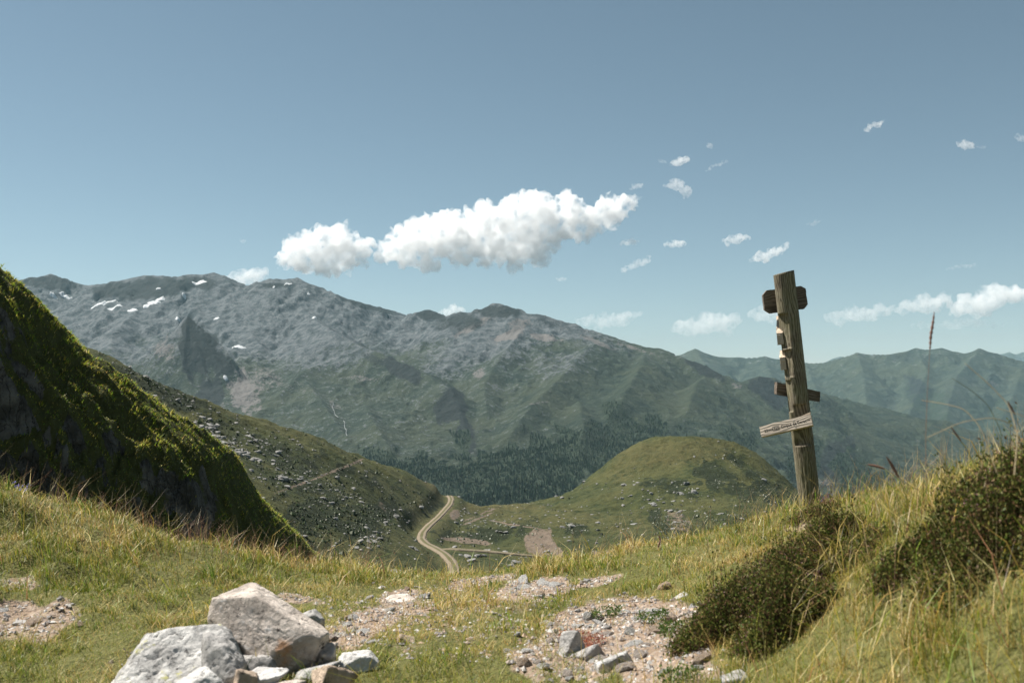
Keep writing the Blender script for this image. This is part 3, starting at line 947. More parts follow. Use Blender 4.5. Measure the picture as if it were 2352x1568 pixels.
terrain('distant_peaks', vfar_h, np.linspace(0.26, 0.58, 140), np.linspace(15000, 18500, 50), MT_far, lambda x, y, z, X, Y: {'rock': np.full_like(x, 0.4), 'scree': 0 * x, 'cliff_and_shade': 0 * x, 'forest': 0 * x},
        label='palest blue peaks showing behind the far ridge')

# ------------------------------------------------------------------ haze
hm = bpy.data.materials.new('haze')
hm.use_nodes = True
hn, hl = hm.node_tree.nodes, hm.node_tree.links
hn.clear()
ho = hn.new('ShaderNodeOutputMaterial')
hv = hn.new('ShaderNodeVolumePrincipled')
hv.inputs['Color'].default_value = (0.56, 0.87, 1.0, 1)
hv.inputs['Density'].default_value = 2.0e-5
hv.inputs['Anisotropy'].default_value = 0.0
hl.new(hv.outputs[0], ho.inputs['Volume'])
hm.cycles.homogeneous_volume = True
bm = bmesh.new()
bmesh.ops.create_cube(bm, size=1.0)
x0, x1, y0, y1, z0, z1 = -13500, 13500, -3000, 19500, -1010, 760
for v in bm.verts:
    v.co = ((x0 + x1) / 2 + v.co.x * (x1 - x0), (y0 + y1) / 2 + v.co.y * (y1 - y0), (z0 + z1) / 2 + v.co.z * (z1 - z0))
me = bpy.data.meshes.new('haze')
bm.to_mesh(me)
bm.free()
link('haze', me, hm, kind='stuff', label='thin blue summer haze lying in the valleys')

#PART2
# ------------------------------------------------------------------ dirt roads
def mat_road():
    m = M('dirt_road')
    p = m.pos()
    n = m.noise(p, 0.8, 6, 0.65)
    n2 = m.noise(p, 0.12, 4)
    dirt = m.mix(n, (0.12, 0.095, 0.064), (0.24, 0.198, 0.145))
    turf = m.mix(n, (0.055, 0.055, 0.022), (0.11, 0.10, 0.045))
    a = m.math('ADD', m.attr('mid'), m.math('MULTIPLY', m.math('SUBTRACT', n2, 0.5), 0.9))
    return m.done(m.mix(m.smooth(a, 0.4, 0.7), dirt, turf), m.bump(n, 0.5, 0.3), 0.95)


MT_road = mat_road()


def ribbon(name, ln, w, lab, lift=0.0):
    t = np.gradient(ln[:, :2], axis=0)
    t /= np.linalg.norm(t, axis=1)[:, None] + 1e-9
    nrm = np.stack([-t[:, 1], t[:, 0]], -1)
    ks = np.array([-0.56, -0.5, -0.3, -0.12, 0.12, 0.3, 0.5, 0.56])
    zz = np.array([-0.6, 0.0, -0.05, 0.04, 0.04, -0.05, 0.0, -0.6])
    md = np.array([0.5, 0.25, 0.0, 0.75, 0.75, 0.0, 0.25, 0.5])
    ww = w * (1 + 0.14 * noise2(np.arange(len(ln)) / 9.0, np.zeros(len(ln)) + 0.5, 5))
    v = np.zeros((len(ln), 8, 3))
    v[:, :, :2] = ln[:, None, :2] + nrm[:, None] * (ks[None, :, None] * ww[:, None, None])
    v[:, :, 2] = ln[:, None, 2] + zz[None] + lift - (0.45 * sst(14, 0, np.arange(len(ln)))[:, None] if lift else 0)
    me = raw_mesh(name, v.reshape(-1, 3), grid_faces(len(ln), 8)[:, ::-1], 4, True, {'mid': np.tile(md, len(ln))})
    return link(name, me, MT_road, kind='structure', label=lab)


ribbon('dirt_road', ROADS['main'][0], 2.9, 'pale dirt road with wheel tracks winding over the saddle')
ribbon('dirt_track', ROADS['fork'][0], 2.6, 'straight grassy track leaving the winding road to the right', 0.12)

# ------------------------------------------------------------------ rocks
_ICO = {}


def ico(level):
    if level not in _ICO:
        bm = bmesh.new()
        bmesh.ops.create_icosphere(bm, subdivisions=level, radius=1.0)
        v = np.array([p.co[:] for p in bm.verts])
        f = np.array([[q.index for q in p.verts] for p in bm.faces])
        bm.free()
        _ICO[level] = (v / np.linalg.norm(v, axis=1)[:, None], f)
    return _ICO[level]


def rock_verts(level, planes, soft=18.0, seed=0, amp=0.03, freq=4.0, scale=(1, 1, 1)):
    d, f = ico(level)
    pl = np.array(planes, float)
    n = pl[:, :3] / np.linalg.norm(pl[:, :3], axis=1)[:, None]
    dots = d @ n.T
    inv = np.maximum(dots, 1e-4) / pl[:, 3]
    r = 1.0 / (np.sum(inv ** soft, 1) ** (1.0 / soft))
    v = d * r[:, None] * np.array(scale)
    L = np.max(np.abs(v))
    q = v / L * freq
    dn = fbm3(q + seed * 3.7, 5, seed, 0.55)
    st = np.abs(fbm3(q * 0.7 + 11 + seed, 3, seed + 9))
    v = v + d * ((amp * dn - amp * 1.1 * np.exp(-(st / 0.07) ** 2)) * L)[:, None]
    return v, f


def rand_planes(rng, n=9, boxy=0.6):
    p = []
    for a in ((1, 0, 0), (-1, 0, 0), (0, 1, 0), (0, -1, 0), (0, 0, 1), (0, 0, -1)):
        q = np.array(a, float) + rng.normal(0, 0.28, 3)
        p.append((*q, rng.uniform(0.75, 1.0)))
    for _ in range(n):
        q = rng.normal(0, 1, 3)
        p.append((*q, rng.uniform(0.85, 1.15)))
    return p


MT_st_pink = mat_stone('pale_pinkish_granite', (0.68, 0.595, 0.525), (0.36, 0.31, 0.27), (0.45, 0.235, 0.115), 0.95, bump=0.035)
MT_st_grey = mat_stone('pale_grey_gneiss', (0.62, 0.605, 0.58), (0.30, 0.29, 0.28), (0.40, 0.31, 0.22), 0.5, 0.9, bump=0.035)
MT_st_white = mat_stone('whitish_quartz', (0.64, 0.625, 0.60), (0.42, 0.405, 0.39), (0.40, 0.30, 0.2), 0.3)
MT_st_orange = mat_stone('orange_stained_stone', (0.50, 0.39, 0.30), (0.30, 0.235, 0.18), (0.45, 0.24, 0.11), 0.8)
MT_st_mid = mat_stone('mid_grey_stone', (0.47, 0.45, 0.43), (0.24, 0.23, 0.22), (0.30, 0.22, 0.16), 0.4)
MT_boulder = mat_stone('weathered_boulder', (0.27, 0.262, 0.248), (0.15, 0.147, 0.14), (0.22, 0.19, 0.16), 0.3, scale=0.15, bump=0.1)


def big_rock(name, X, Y, dist, size, rot, planes, mat, label, seed, level=5, amp=0.03, freq=4.0, soft=60.0, cat='rock', on=True, sink=0.0):
    v, f = rock_verts(level, planes, soft, seed, amp, freq)
    v = v - (v.max(0) + v.min(0)) / 2
    v = v / (v.max(0) - v.min(0)) * np.array(size)
    R = np.array(rot.to_matrix()) if hasattr(rot, 'to_matrix') else np.array(Matrix.Identity(3))
    v = v @ R.T
    c = P(X, Y, dist) - np.array((0, 0, sink))
    me = raw_mesh(name, v, f, 3, True)
    o = link(name, me, mat, label=label, category=cat)
    o.location = c
    return o


from mathutils import Euler
BOX = [(1, 0.05, 0.05, 1), (-1, 0.1, -0.1, 1), (0.05, 1, 0.1, 1), (-0.1, -1, 0.15, 1), (0.06, -0.05, 1, 1), (0, 0.1, -1, 1)]
# the oblong boulder leaning on the pile
big_rock('boulder', 618, 1448, 3.62, (0.44, 0.23, 0.215), Euler((math.radians(-14), math.radians(24), math.radians(-16))),
         BOX + [(1, -0.75, -0.2, 1.10), (-0.9, -0.3, 0.8, 1.10), (0.3, -1, 0.7, 1.32), (1, 0.4, 0.55, 1.28), (-0.5, -1, -0.9, 1.25), (0.2, 0.6, 1, 1.25), (0.8, -0.3, -1, 1.22), (-0.4, -0.8, 1, 1.30), (0.6, -0.2, 1, 1.27), (-1, -0.9, -0.2, 1.34)],
         MT_st_pink, 'large oblong pinkish boulder propped at an angle on the rock pile', 3, 6, 0.014, 5.5, 80)
# big pale wedge
big_rock('boulder', 395, 1585, 3.38, (0.56, 0.40, 0.40), Euler((math.radians(-8), math.radians(-16), math.radians(14))),
         [(1, 0.1, 0.1, 0.92), (-0.72, -0.1, 0.72, 0.74), (-1, 0, 0, 1.1), (0, 1, 0.2, 0.8), (0.1, -0.62, 0.80, 0.66), (0, -1, 0.0, 1.0), (0.25, 0.1, 1, 0.86), (0, 0, -1, 0.9), (0.8, -0.5, 0.3, 0.98), (0.75, 0.1, 0.8, 1.0)],
         MT_st_grey, 'largest pale grey rock with yellow lichen at the left of the pile', 8, 6, 0.032, 4.5, 60)
rr = np.random.default_rng(5)


def pile(X, Y, d, size, mat, lab, seed, yaw=0.0, tilt=0.0, lv=4):
    r = np.random.default_rng(seed)
    return big_rock('rock', X, Y, d, size, Euler((math.radians(r.uniform(-14, 14)), math.radians(tilt), math.radians(yaw))), rand_planes(r, 7), mat, lab, seed, lv, 0.035, 3.4, 50, sink=0.012)


pile(505, 1535, 3.22, (0.17, 0.15, 0.19), MT_st_mid, 'wedge shaped grey rock between the lichen rock and the propped boulder', 21, 20, 20, 5)
pile(470, 1572, 3.05, (0.20, 0.13, 0.12), MT_st_white, 'whitish jagged rock at the bottom edge, in front of the lichen rock', 22, -10, 8, 5)
pile(612, 1556, 3.18, (0.135, 0.12, 0.065), MT_st_white, 'small flat whitish slab directly below the propped boulder', 23, 4, 3, 5)
pile(560, 1566, 3.12, (0.09, 0.08, 0.10), MT_st_orange, 'small orange stained stone left of the flat white slab', 24, 40, 25)
pile(590, 1528, 3.5, (0.16, 0.13, 0.11), MT_st_mid, 'dark stone in the shadow under the propped boulder', 25, 10, 5)
pile(772, 1552, 3.28, (0.145, 0.13, 0.14), MT_st_orange, 'pointed orange stone at the bottom, right of the propped boulder', 26, 15, -24, 5)
pile(818, 1522, 3.55, (0.17, 0.15, 0.10), MT_st_white, 'white lumpy stone at the right end of the rock pile', 27, 8, 4, 5)
pile(722, 1536, 3.45, (0.17, 0.12, 0.06), MT_st_grey, 'low flat grey slab wedged between the propped and the white stone', 28, -14, -16)
pile(660, 1572, 3.15, (0.12, 0.10, 0.05), MT_st_pink, 'low pink stone at the bottom edge beneath the propped boulder', 29, 30, 0)
pile(715, 1422, 3.95, (0.11, 0.11, 0.10), MT_st_mid, 'rounded grey stone peeping out behind the propped boulder', 30, 0, 12)
pile(752, 1500, 3.6, (0.09, 0.08, 0.08), MT_st_pink, 'small brown stone tucked behind the right end of the propped boulder', 31, 50, 0)
pile(375, 1482, 3.95, (0.09, 0.07, 0.04), MT_st_pink, 'small pinkish stone flush in the grass behind the lichen rock', 32, 0, 0)
pile(915, 1372, 5.15, (0.17, 0.26, 0.030), MT_st_pink, 'flat pinkish slab lying in the path in the middle distance of the turf', 33, 12, -4)
pile(934, 1480, 3.95, (0.095, 0.085, 0.10), MT_st_orange, 'single cream coloured stone standing alone in the grass right of the pile', 34, 10, 10)
pile(1312, 1482, 3.75, (0.11, 0.11, 0.145), MT_st_mid, 'grey upright rock with reddish plants beside it', 35, 20, 22, 5)
pile(1345, 1500, 3.7, (0.13, 0.09, 0.07), MT_st_mid, 'low grey rock right below the rock with reddish plants', 36, -20, -18)
pile(1402, 1530, 3.5, (0.17, 0.16, 0.17), MT_st_grey, 'broad pale rock jutting from the gravel patch at the bottom', 37, 25, -26, 5)
pile(1390, 1562, 3.35, (0.08, 0.07, 0.07), MT_st_pink, 'small pink stone below the broad pale rock at the bottom edge', 38, 0, 0)
pile(1572, 1545, 3.25, (0.07, 0.07, 0.10), MT_st_white, 'egg shaped white stone at the bottom of the gravel patch', 39, 0, 10)
pile(1570, 1378, 4.6, (0.11, 0.09, 0.10), MT_st_white, 'pointed whitish stone at the upper edge of the gravel patch', 40, 0, 28)
pile(1690, 1560, 3.0, (0.10, 0.09, 0.08), MT_st_mid, 'dark speckled stone at the bottom beside the heather', 41, 0, 0)
pile(1655, 1408, 4.1, (0.05, 0.05, 0.085), MT_st_white, 'slim white stone leaning against the left side of the heather', 42, 0, 24)
pile(48, 1424, 4.25, (0.06, 0.05, 0.025), MT_st_mid, 'small flat stone in the bare patch at the left edge', 43, 0, 0)
pile(1243, 1382, 5.0, (0.07, 0.06, 0.05), MT_st_white, 'white stone by the small turf scar in the middle', 44, 0, 0)
pile(1640, 1510, 3.4, (0.08, 0.07, 0.07), MT_st_pink, 'pinkish stone beside the lower left fringe of the heather', 45, 0, 0)

# small stones of the path: countable ones
ST_ME = []
for k in range(8):
    v, f = rock_verts(2, rand_planes(np.random.default_rng(60 + k), 5), 14, k, 0.05, 2.5, (1, 0.8, 0.55))
    ST_ME.append((v, f))


def stone_mesh(k, mat):
    v, f = ST_ME[k]
    me = raw_mesh('stone', v, f, 3, False)
    me.materials.append(mat)
    return me


ST_SHARED = [stone_mesh(k % 8, [MT_st_white, MT_st_pink, MT_st_white, MT_st_grey, MT_st_white, MT_st_orange][k % 6]) for k in range(24)]


def ground_pts(n, X0, X1, Y0, Y1, mask=None, power=1.0):
    """random points on the visible turf, even over the ground"""
    out = []
    tries = 0
    while sum(len(o) for o in out) < n and tries < 60:
        tries += 1
        y = np.sqrt(RNG.uniform(1.9 ** 2, 9.0 ** 2, 30000))
        x = RNG.uniform(-0.62, 0.62, 30000) * y
        z = ground_h(x, y)
        X, Y = PX(x, y, z)
        ok = (X > X0) & (X < X1) & (Y > Y0) & (Y < Y1)
        if mask is not None:
            ok &= RNG.uniform(0, 1, len(x)) < mask(X, Y)
        out.append(np.stack([x, y, z, X, Y], -1)[ok])
    a = np.vstack(out)
    return a[:n]


bare_mask = lambda X, Y: np.clip(blobs(X, Y, BARE, 0.35, 0.35, 3, 60.0) - 0.15, 0, 1)
gravel_mask = lambda X, Y: np.clip(blobs(X, Y, [b for b in BARE if b[0] in (1430, 1330, 1520, 830, 1240, 40, 1440, 600, 1360, 1080, 900)], 0.5, 0.4, 3, 60.0), 0, 1)
STONE_MARKS = [(1312, 1470, 'beside the upright grey rock with reddish plants'), (1400, 1525, 'around the broad pale rock at the bottom'), (1572, 1545, 'near the egg shaped white stone'), (1570, 1385, 'near the pointed stone at the upper gravel edge'),
               (1640, 1430, 'against the left side of the heather'), (1500, 1430, 'in the middle of the right gravel patch'), (1400, 1420, 'in the upper left of the right gravel patch'), (1230, 1355, 'by the small turf scar in the middle'), (1240, 1500, 'at the left fringe of the gravel'),
               (1360, 1345, 'in the thin soil strip near the crest'), (915, 1375, 'beside the flat pinkish slab'), (840, 1430, 'on the bare path behind the rock pile'), (780, 1500, 'at the right end of the rock pile'), (600, 1560, 'under the front of the rock pile'),
               (50, 1425, 'in the bare patch at the left edge'), (1480, 1560, 'at the bottom edge of the gravel'), (1480, 1375, 'along the upper edge of the gravel')]
spts = ground_pts(230, 0, 1720, 1330, 1580, lambda X, Y: gravel_mask(X, Y) * np.where((X > 1180), 1.0, 0.45))
for i, (x, y, z, X, Y) in enumerate(spts):
    o = bpy.data.objects.new('stone', ST_SHARED[i % len(ST_SHARED)])
    COL.objects.link(o)
    s = float(np.clip(0.011 * RNG.lognormal(0.45, 0.5), 0.009, 0.036))
    o.location = (x, y, z + 0.08 * s)
    o.scale = (s * RNG.uniform(0.8, 1.4), s, s * RNG.uniform(0.7, 1.2))
    o.rotation_euler = (RNG.uniform(-.4, .4), RNG.uniform(-.4, .4), RNG.uniform(0, 6.28))
    right = X > 1130
    tint = ['white', 'pinkish', 'whitish', 'pale grey', 'chalky white', 'orange'][(i % 24) % 6]
    sz_ = 'tiny' if s < 0.0125 else 'small' if s < 0.018 else 'fist sized' if s < 0.027 else 'largest kind of'
    near = min(STONE_MARKS, key=lambda q: (q[0] - X) ** 2 + 4 * (q[1] - Y) ** 2)[2]
    form = 'flat' if o.scale.z < 0.85 * o.scale.y else 'upright' if o.scale.z > 1.08 * o.scale.y else 'blocky'
    o['label'] = f'{sz_} {form} {tint} stone {near}'
    o['category'] = 'stone'
    o['group'] = 'loose stones in the right gravel patch' if right else 'loose stones on the left path soil'

# gravel: nobody could count it
gp = ground_pts(14000, -60, 1760, 1318, 1620, lambda X, Y: bare_mask(X, Y))
oct_v = np.array([(1, 0, 0), (-1, 0, 0), (0, 1, 0), (0, -1, 0), (0, 0, 1), (0, 0, -1)], float)
oct_f = np.array([(0, 2, 4), (2, 1, 4), (1, 3, 4), (3, 0, 4), (2, 0, 5), (1, 2, 5), (3, 1, 5), (0, 3, 5)])
n = len(gp)
sz = np.clip(0.0048 * RNG.lognormal(0.3, 0.5, n), 0.003, 0.016)
ang = RNG.uniform(0, 6.28, n)
gv = oct_v[None] * RNG.uniform(0.55, 1.3, (n, 6, 1)) * sz[:, None, None]
gv[:, :, 2] *= 0.7
ca, sa = np.cos(ang)[:, None], np.sin(ang)[:, None]
gv = np.stack([gv[:, :, 0] * ca - gv[:, :, 1] * sa, gv[:, :, 0] * sa + gv[:, :, 1] * ca, gv[:, :, 2]], -1) + gp[:, None, :3]
gcol = np.array([(0.40, 0.37, 0.34), (0.34, 0.28, 0.24), (0.50, 0.48, 0.45), (0.24, 0.22, 0.21), (0.42, 0.31, 0.23)])[RNG.integers(0, 5, n)] * RNG.uniform(0.75, 1.15, (n, 1))
mg = M('gravel')
MT_gravel = mg.done(mg.attr('col', 'Color'), None, 0.9)
me = raw_mesh('gravel', gv.reshape(-1, 3), (oct_f[None] + 6 * np.arange(n)[:, None, None]).reshape(-1, 3), 3, False, {'col': np.repeat(gcol, 6, 0)})
link('gravel', me, MT_gravel, kind='stuff', label='pale gravel strewn over the bare path soil')

# ------------------------------------------------------------------ signpost
DP = 6.9
root_p = P(1863, 1178, DP)
top_p = P(1800, 626.5, DP)
MT_post = mat_wood('weathered_larch_post', (0.085, 0.070, 0.048), (0.27, 0.228, 0.165), (0.32, 0.29, 0.235), 0.4, 1.0, 'Z')
MT_board = mat_wood('weathered_board', (0.095, 0.074, 0.058), (0.175, 0.14, 0.112), (0.21, 0.175, 0.148), 0.0, 1.0, 'X')
MT_boardl = mat_wood('grey_bleached_board', (0.41, 0.345, 0.28), (0.44, 0.375, 0.31), (0.47, 0.41, 0.345), 0.0, 1.0, 'X')
MT_fresh = mat_plain('fresh_split_wood', (0.52, 0.41, 0.31))
MT_ink = mat_plain('burnt_lettering', (0.012, 0.010, 0.008))
MT_steel = mat_plain('screw_steel', (0.22, 0.21, 0.20), 0.4)

post = empty('signpost', root_p, label='weathered round wooden signpost leaning left on the grassy edge', category='signpost')
axis = Vector(top_p - root_p)
PLEN = axis.length
az_ = axis.normalized()
ax_ = (Vector((1, 0, 0)) - az_ * az_.x).normalized()
ay_ = az_.cross(ax_)
PM = Matrix((ax_, ay_, az_)).transposed()
post.rotation_euler = PM.to_euler()
bpy.context.view_layer.update()
PINV = np.array(PM.transposed())


def loc(X, Y, d):
    """survey point -> signpost coordinates"""
    return (P(X, Y, d) - root_p) @ PINV.T


RAD = 0.0715
zs = []
cuts = []   # (normal angle, offset, z0, z1)


def zY(Y):
    return float((1178 - Y) / (1178 - 626.5) * PLEN)


cuts.append(((-0.90, -0.43), 0.047, zY(800), zY(722)))
cuts.append(((-0.92, -0.39), 0.050, zY(866), zY(804)))
cuts.append(((-0.30, -0.954), 0.046, zY(1022), zY(930)))
cuts.append(((-0.98, -0.2), 0.056, zY(945), zY(872)))
base_z = set(np.round(np.linspace(-0.25, PLEN, 120), 4))
for c in cuts:
    for e in (c[2], c[3]):
        base_z |= {round(e - 0.0008, 4), round(e + 0.0008, 4)}
zl = np.array(sorted(base_z))
NA = 72
th = np.linspace(0, 2 * np.pi, NA, endpoint=False)
TH, ZZ = np.meshgrid(th, zl)
r = RAD * (1 + 0.012 * fbm(np.cos(TH) * 1.3 + 4, np.sin(TH) * 1.3 + ZZ * 0.8, 3, 7) + 0.006 * noise2(TH * 9, ZZ * 1.5, 8))
for a0, wd, z_a, z_b in ((-1.25, 0.030, -0.25, 1.7), (-0.55, 0.045, 0.4, 1.7), (-2.2, 0.03, 0.1, 0.9), (-1.75, 0.022, 0.9, 1.55)):   # drying cracks
    aa = (TH - 2 * np.pi) - (a0 + 0.07 * noise2(ZZ * 2.3, ZZ * 0 + 0.3, 3))
    r = r - 0.010 * np.exp(-(aa / wd) ** 2) * sst(z_a, z_a + 0.2, ZZ) * sst(z_b, z_b - 0.2, ZZ)
px_, py_ = r * np.cos(TH), r * np.sin(TH)
for (nx, ny), off, za, zb in cuts:
    l = math.hypot(nx, ny)
    nx, ny = nx / l, ny / l
    dd = px_ * nx + py_ * ny
    ex = np.where((ZZ > za) & (ZZ < zb) & (dd > off), dd - off, 0)
    px_, py_ = px_ - ex * nx, py_ - ex * ny
pv = np.stack([px_, py_, ZZ + np.where(ZZ > PLEN - 0.012, 0.010 * px_ / RAD, 0)], -1).reshape(-1, 3)
i = np.arange(len(zl) * NA).reshape(len(zl), NA)
j = np.roll(i, -1, 1)
pf = np.stack([i[:-1], j[:-1], j[1:], i[1:]], -1).reshape(-1, 4)
me = raw_mesh('post', pv, pf, 4, True)
bm = bmesh.new()
bm.from_mesh(me)
bm.verts.ensure_lookup_table()
topf = bm.faces.new([bm.verts[k] for k in i[-1]])
topf.smooth = False
bm.to_mesh(me)
bm.free()
link('shaft', me, MT_post, post)


def board(name, corners, d_off, thick, mat, label=None, yaw=0.0, bev=0.002, sag=0.0, seed=0):
    """board from its surveyed outline; local X along the board so the grain follows it"""
    pts = [loc(X, Y, DP + d_off) for X, Y in corners]
    c = sum(pts) / len(pts)
    L = pts[0] * 0
    a = np.array(pts) - c
    # main direction
    u_, s_, vt = np.linalg.svd(a[:, [0, 2]])
    ux = vt[0] if vt[0][0] > 0 else -vt[0]
    X_ = Vector((ux[0], 0, ux[1]))
    Z_ = Vector((-ux[1], 0, ux[0]))
    Y_ = Z_.cross(X_)
    loc2 = [(float(Vector(q).dot(X_)), float(Vector(q).dot(Z_))) for q in a]
    bm = bmesh.new()
    rng = np.random.default_rng(seed)
    # subdivide outline so that edges are not ruler straight
    ol = []
    for k in range(len(loc2)):
        p, q = np.array(loc2[k]), np.array(loc2[(k + 1) % len(loc2)])
        m_ = max(1, int(np.linalg.norm(q - p) / 0.02))
        for t in range(m_):
            w_ = p + (q - p) * t / m_
            if t:
                w_ = w_ + rng.normal(0, 0.0007, 2)
            ol.append(w_)
    ya, yb = -thick / 2, thick / 2
    A = [bm.verts.new((w_[0], ya, w_[1])) for w_ in ol]
    B = [bm.verts.new((w_[0], yb, w_[1])) for w_ in ol]
    n_ = len(ol)
    bm.faces.new(A)
    bm.faces.new(B[::-1])
    for k in range(n_):
        bm.faces.new((A[k], B[k], B[(k + 1) % n_], A[(k + 1) % n_]))
    bmesh.ops.recalc_face_normals(bm, faces=bm.faces)
    bmesh.ops.bevel(bm, geom=[e for e in bm.edges if (e.verts[0].co - e.verts[1].co).length > 0 and len(e.link_faces) == 2 and e.link_faces[0].normal.dot(e.link_faces[1].normal) < 0.5], offset=bev, segments=2, affect='EDGES')
    me = bpy.data.meshes.new(name)
    bm.to_mesh(me)
    bm.free()
    o = link(name, me, mat, post)
    R = Matrix((X_, Y_, Z_)).transposed().to_4x4()
    o.matrix_local = Matrix.Translation(Vector(c)) @ R @ Matrix.Rotation(yaw, 4, 'Z')
    if label:
        o['label'] = label
    return o


# top board, on the far side of the post
board('sign_board', [(1760, 667), (1838, 657), (1849, 663), (1854, 699), (1845, 710), (1768, 720), (1755, 712), (1751, 678)], 0.092, 0.036, MT_board, 'topmost brown board with clipped corners behind the post', math.radians(0), seed=1)
# cross board
cb = board('sign_board', [(1779, 877), (1884, 899), (1883, 923), (1778, 905)], 0.098, 0.046, MT_board, 'narrow dark board tilted down to the right behind the post', math.radians(9), seed=2)
# lower board with writing
lb = board('sign_board', [(1745.5, 982.5), (1859, 949.5), (1866, 975.5), (1752.5, 1006.5)], -0.072, 0.034, MT_boardl, 'grey bleached board with carved lettering pointing left', math.radians(-20), 0.0015, seed=3)
lb.rotation_euler.rotate_axis('X', math.radians(-22))
BL = 0.357


def lettering(txt, x, z, size, parent, y=-0.0172, name='lettering', scx=1.0):
    cu = bpy.data.curves.new('t', 'FONT')
    cu.body = txt
    cu.size = size
    cu.extrude = 0.0006
    cu.offset = 0.0003
    cu.space_character = 1.12
    t = bpy.data.objects.new('t', cu)
    COL.objects.link(t)
    bpy.context.view_layer.update()
    me = bpy.data.meshes.new_from_object(t.evaluated_get(bpy.context.evaluated_depsgraph_get()))
    COL.objects.unlink(t)
    bpy.data.objects.remove(t)
    w_ = max(v.co.x for v in me.vertices)
    o = link(name, me, MT_ink, parent)
    me.materials.clear()
    me.materials.append(MT_ink)
    o.location = (x, y, z)
    o.rotation_euler = (math.pi / 2, 0, 0)
    o.scale = (scx, 1, 1)
    return w_ * scx


def zoomx(v):   # along the board: 0..1
    return -BL / 2 + BL * v


lettering('25mn', zoomx(0.085), -0.0125, 0.029, lb, scx=0.84)
lettering('320', zoomx(0.268), -0.0105, 0.026, lb, scx=0.84)
lettering('Cirque de', zoomx(0.405), -0.0100, 0.029, lb, scx=0.80)
lettering('Gerac', zoomx(0.715), -0.0085, 0.029, lb, scx=0.80)
bm = bmesh.new()


def bar(bm, xa, xb, za, zb, ya=-0.0180, yb=-0.0168):
    r_ = bmesh.ops.create_cube(bm, size=1)
    for v in r_['verts']:
        v.co = (xa + (v.co.x + .5) * (xb - xa), ya + (v.co.y + .5) * (yb - ya), za + (v.co.z + .5) * (zb - za))


bar(bm, zoomx(0.248), zoomx(0.375), 0.0135, 0.0150)
bar(bm, zoomx(0.248), zoomx(0.375), -0.0165, -0.0150)
bar(bm, zoomx(0.248), zoomx(0.252), -0.0150, 0.0135)
bar(bm, zoomx(0.371), zoomx(0.375), -0.0150, 0.0135)
me = bpy.data.meshes.new('number_frame')
bm.to_mesh(me)
bm.free()
link('number_frame', me, MT_ink, lb)
bm = bmesh.new()
bar(bm, zoomx(0.905), zoomx(0.958), -0.001, 0.0016)
me = bpy.data.meshes.new('dash_mark')
bm.to_mesh(me)
bm.free()
link('dash_mark', me, MT_ink, lb)
for sx, szz in ((0.665, 0.022), (0.672, -0.024)):
    bm = bmesh.new()
    bmesh.ops.create_uvsphere(bm, u_segments=12, v_segments=6, radius=0.0042)
    for v in bm.verts:
        v.co.y *= 0.6
    me = bpy.data.meshes.new('screw_head')
    bm.to_mesh(me)
    bm.free()
    so = link('screw_head', me, MT_steel, lb)
    so.location = (zoomx(sx), -0.0172, szz)
# splinter along the top edge of the lettered board
bm = bmesh.new()
vv = [bm.verts.new(c) for c in ((zoomx(.80), -0.0155, 0.0375), (zoomx(.99), -0.0155, 0.0375), (zoomx(1.0), -0.0155, 0.052), (zoomx(.93), -0.0155, 0.047),
                                (zoomx(.80), 0.006, 0.0375), (zoomx(.99), 0.006, 0.0375), (zoomx(1.0), 0.006, 0.052), (zoomx(.93), 0.006, 0.047))]
for f in ((0, 1, 2, 3), (7, 6, 5, 4), (0, 4, 5, 1), (1, 5, 6, 2), (2, 6, 7, 3), (3, 7, 4, 0)):
    bm.faces.new([vv[k] for k in f])
bmesh.ops.recalc_face_normals(bm, faces=bm.faces)
me = bpy.data.meshes.new('splinter')
bm.to_mesh(me)
bm.free()
link('splinter', me, MT_fresh, lb)


def stub(z0, z1, zb, length, x_left, x_right, yoff, label, brk):
    """board stub on the left of the post: end towards the viewer, its upper part broken off slantwise"""
    prof = [(-0.03, z0), (-0.03, zb), (-0.03 + brk, zb + (z1 - zb) * 0.55), (-0.03 + brk * 1.7, z1), (length, z1), (length, z0)]
    bm = bmesh.new()
    A = [bm.verts.new((x_left, q[0] + yoff, q[1])) for q in prof]
    B = [bm.verts.new((x_right, q[0] + yoff, q[1])) for q in prof]
    bm.faces.new(A)
    bm.faces.new(B)
    for k in range(6):
        f_ = bm.faces.new((A[k], A[(k + 1) % 6], B[(k + 1) % 6], B[k]))
        if k in (1, 2):
            f_.material_index = 1
    bmesh.ops.recalc_face_normals(bm, faces=bm.faces)
    bmesh.ops.subdivide_edges(bm, edges=bm.edges, cuts=3, use_grid_fill=True)
    for v in bm.verts:
        v.co += Vector((float(RNG.normal(0, 0.0008)), float(RNG.normal(0, 0.0012)), float(RNG.normal(0, 0.0010))))
    me = bpy.data.meshes.new('sign_board')
    bm.to_mesh(me)
    bm.free()
    me.materials.append(MT_boardl)
    me.materials.append(MT_fresh)
    o = link('sign_board', me, None, post)
    o['label'] = label
    return o


stub(zY(790), zY(722), zY(763), 0.24, -0.092, -0.050, 0.0, 'upper broken board stub with pale split wood on the left of the post', 0.075).rotation_euler = (0, 0, math.radians(-21))
stub(zY(848), zY(803), zY(819), 0.20, -0.090, -0.052, 0.0, 'lower broken board stub on the left of the post', 0.05).rotation_euler = (0, 0, math.radians(-21))

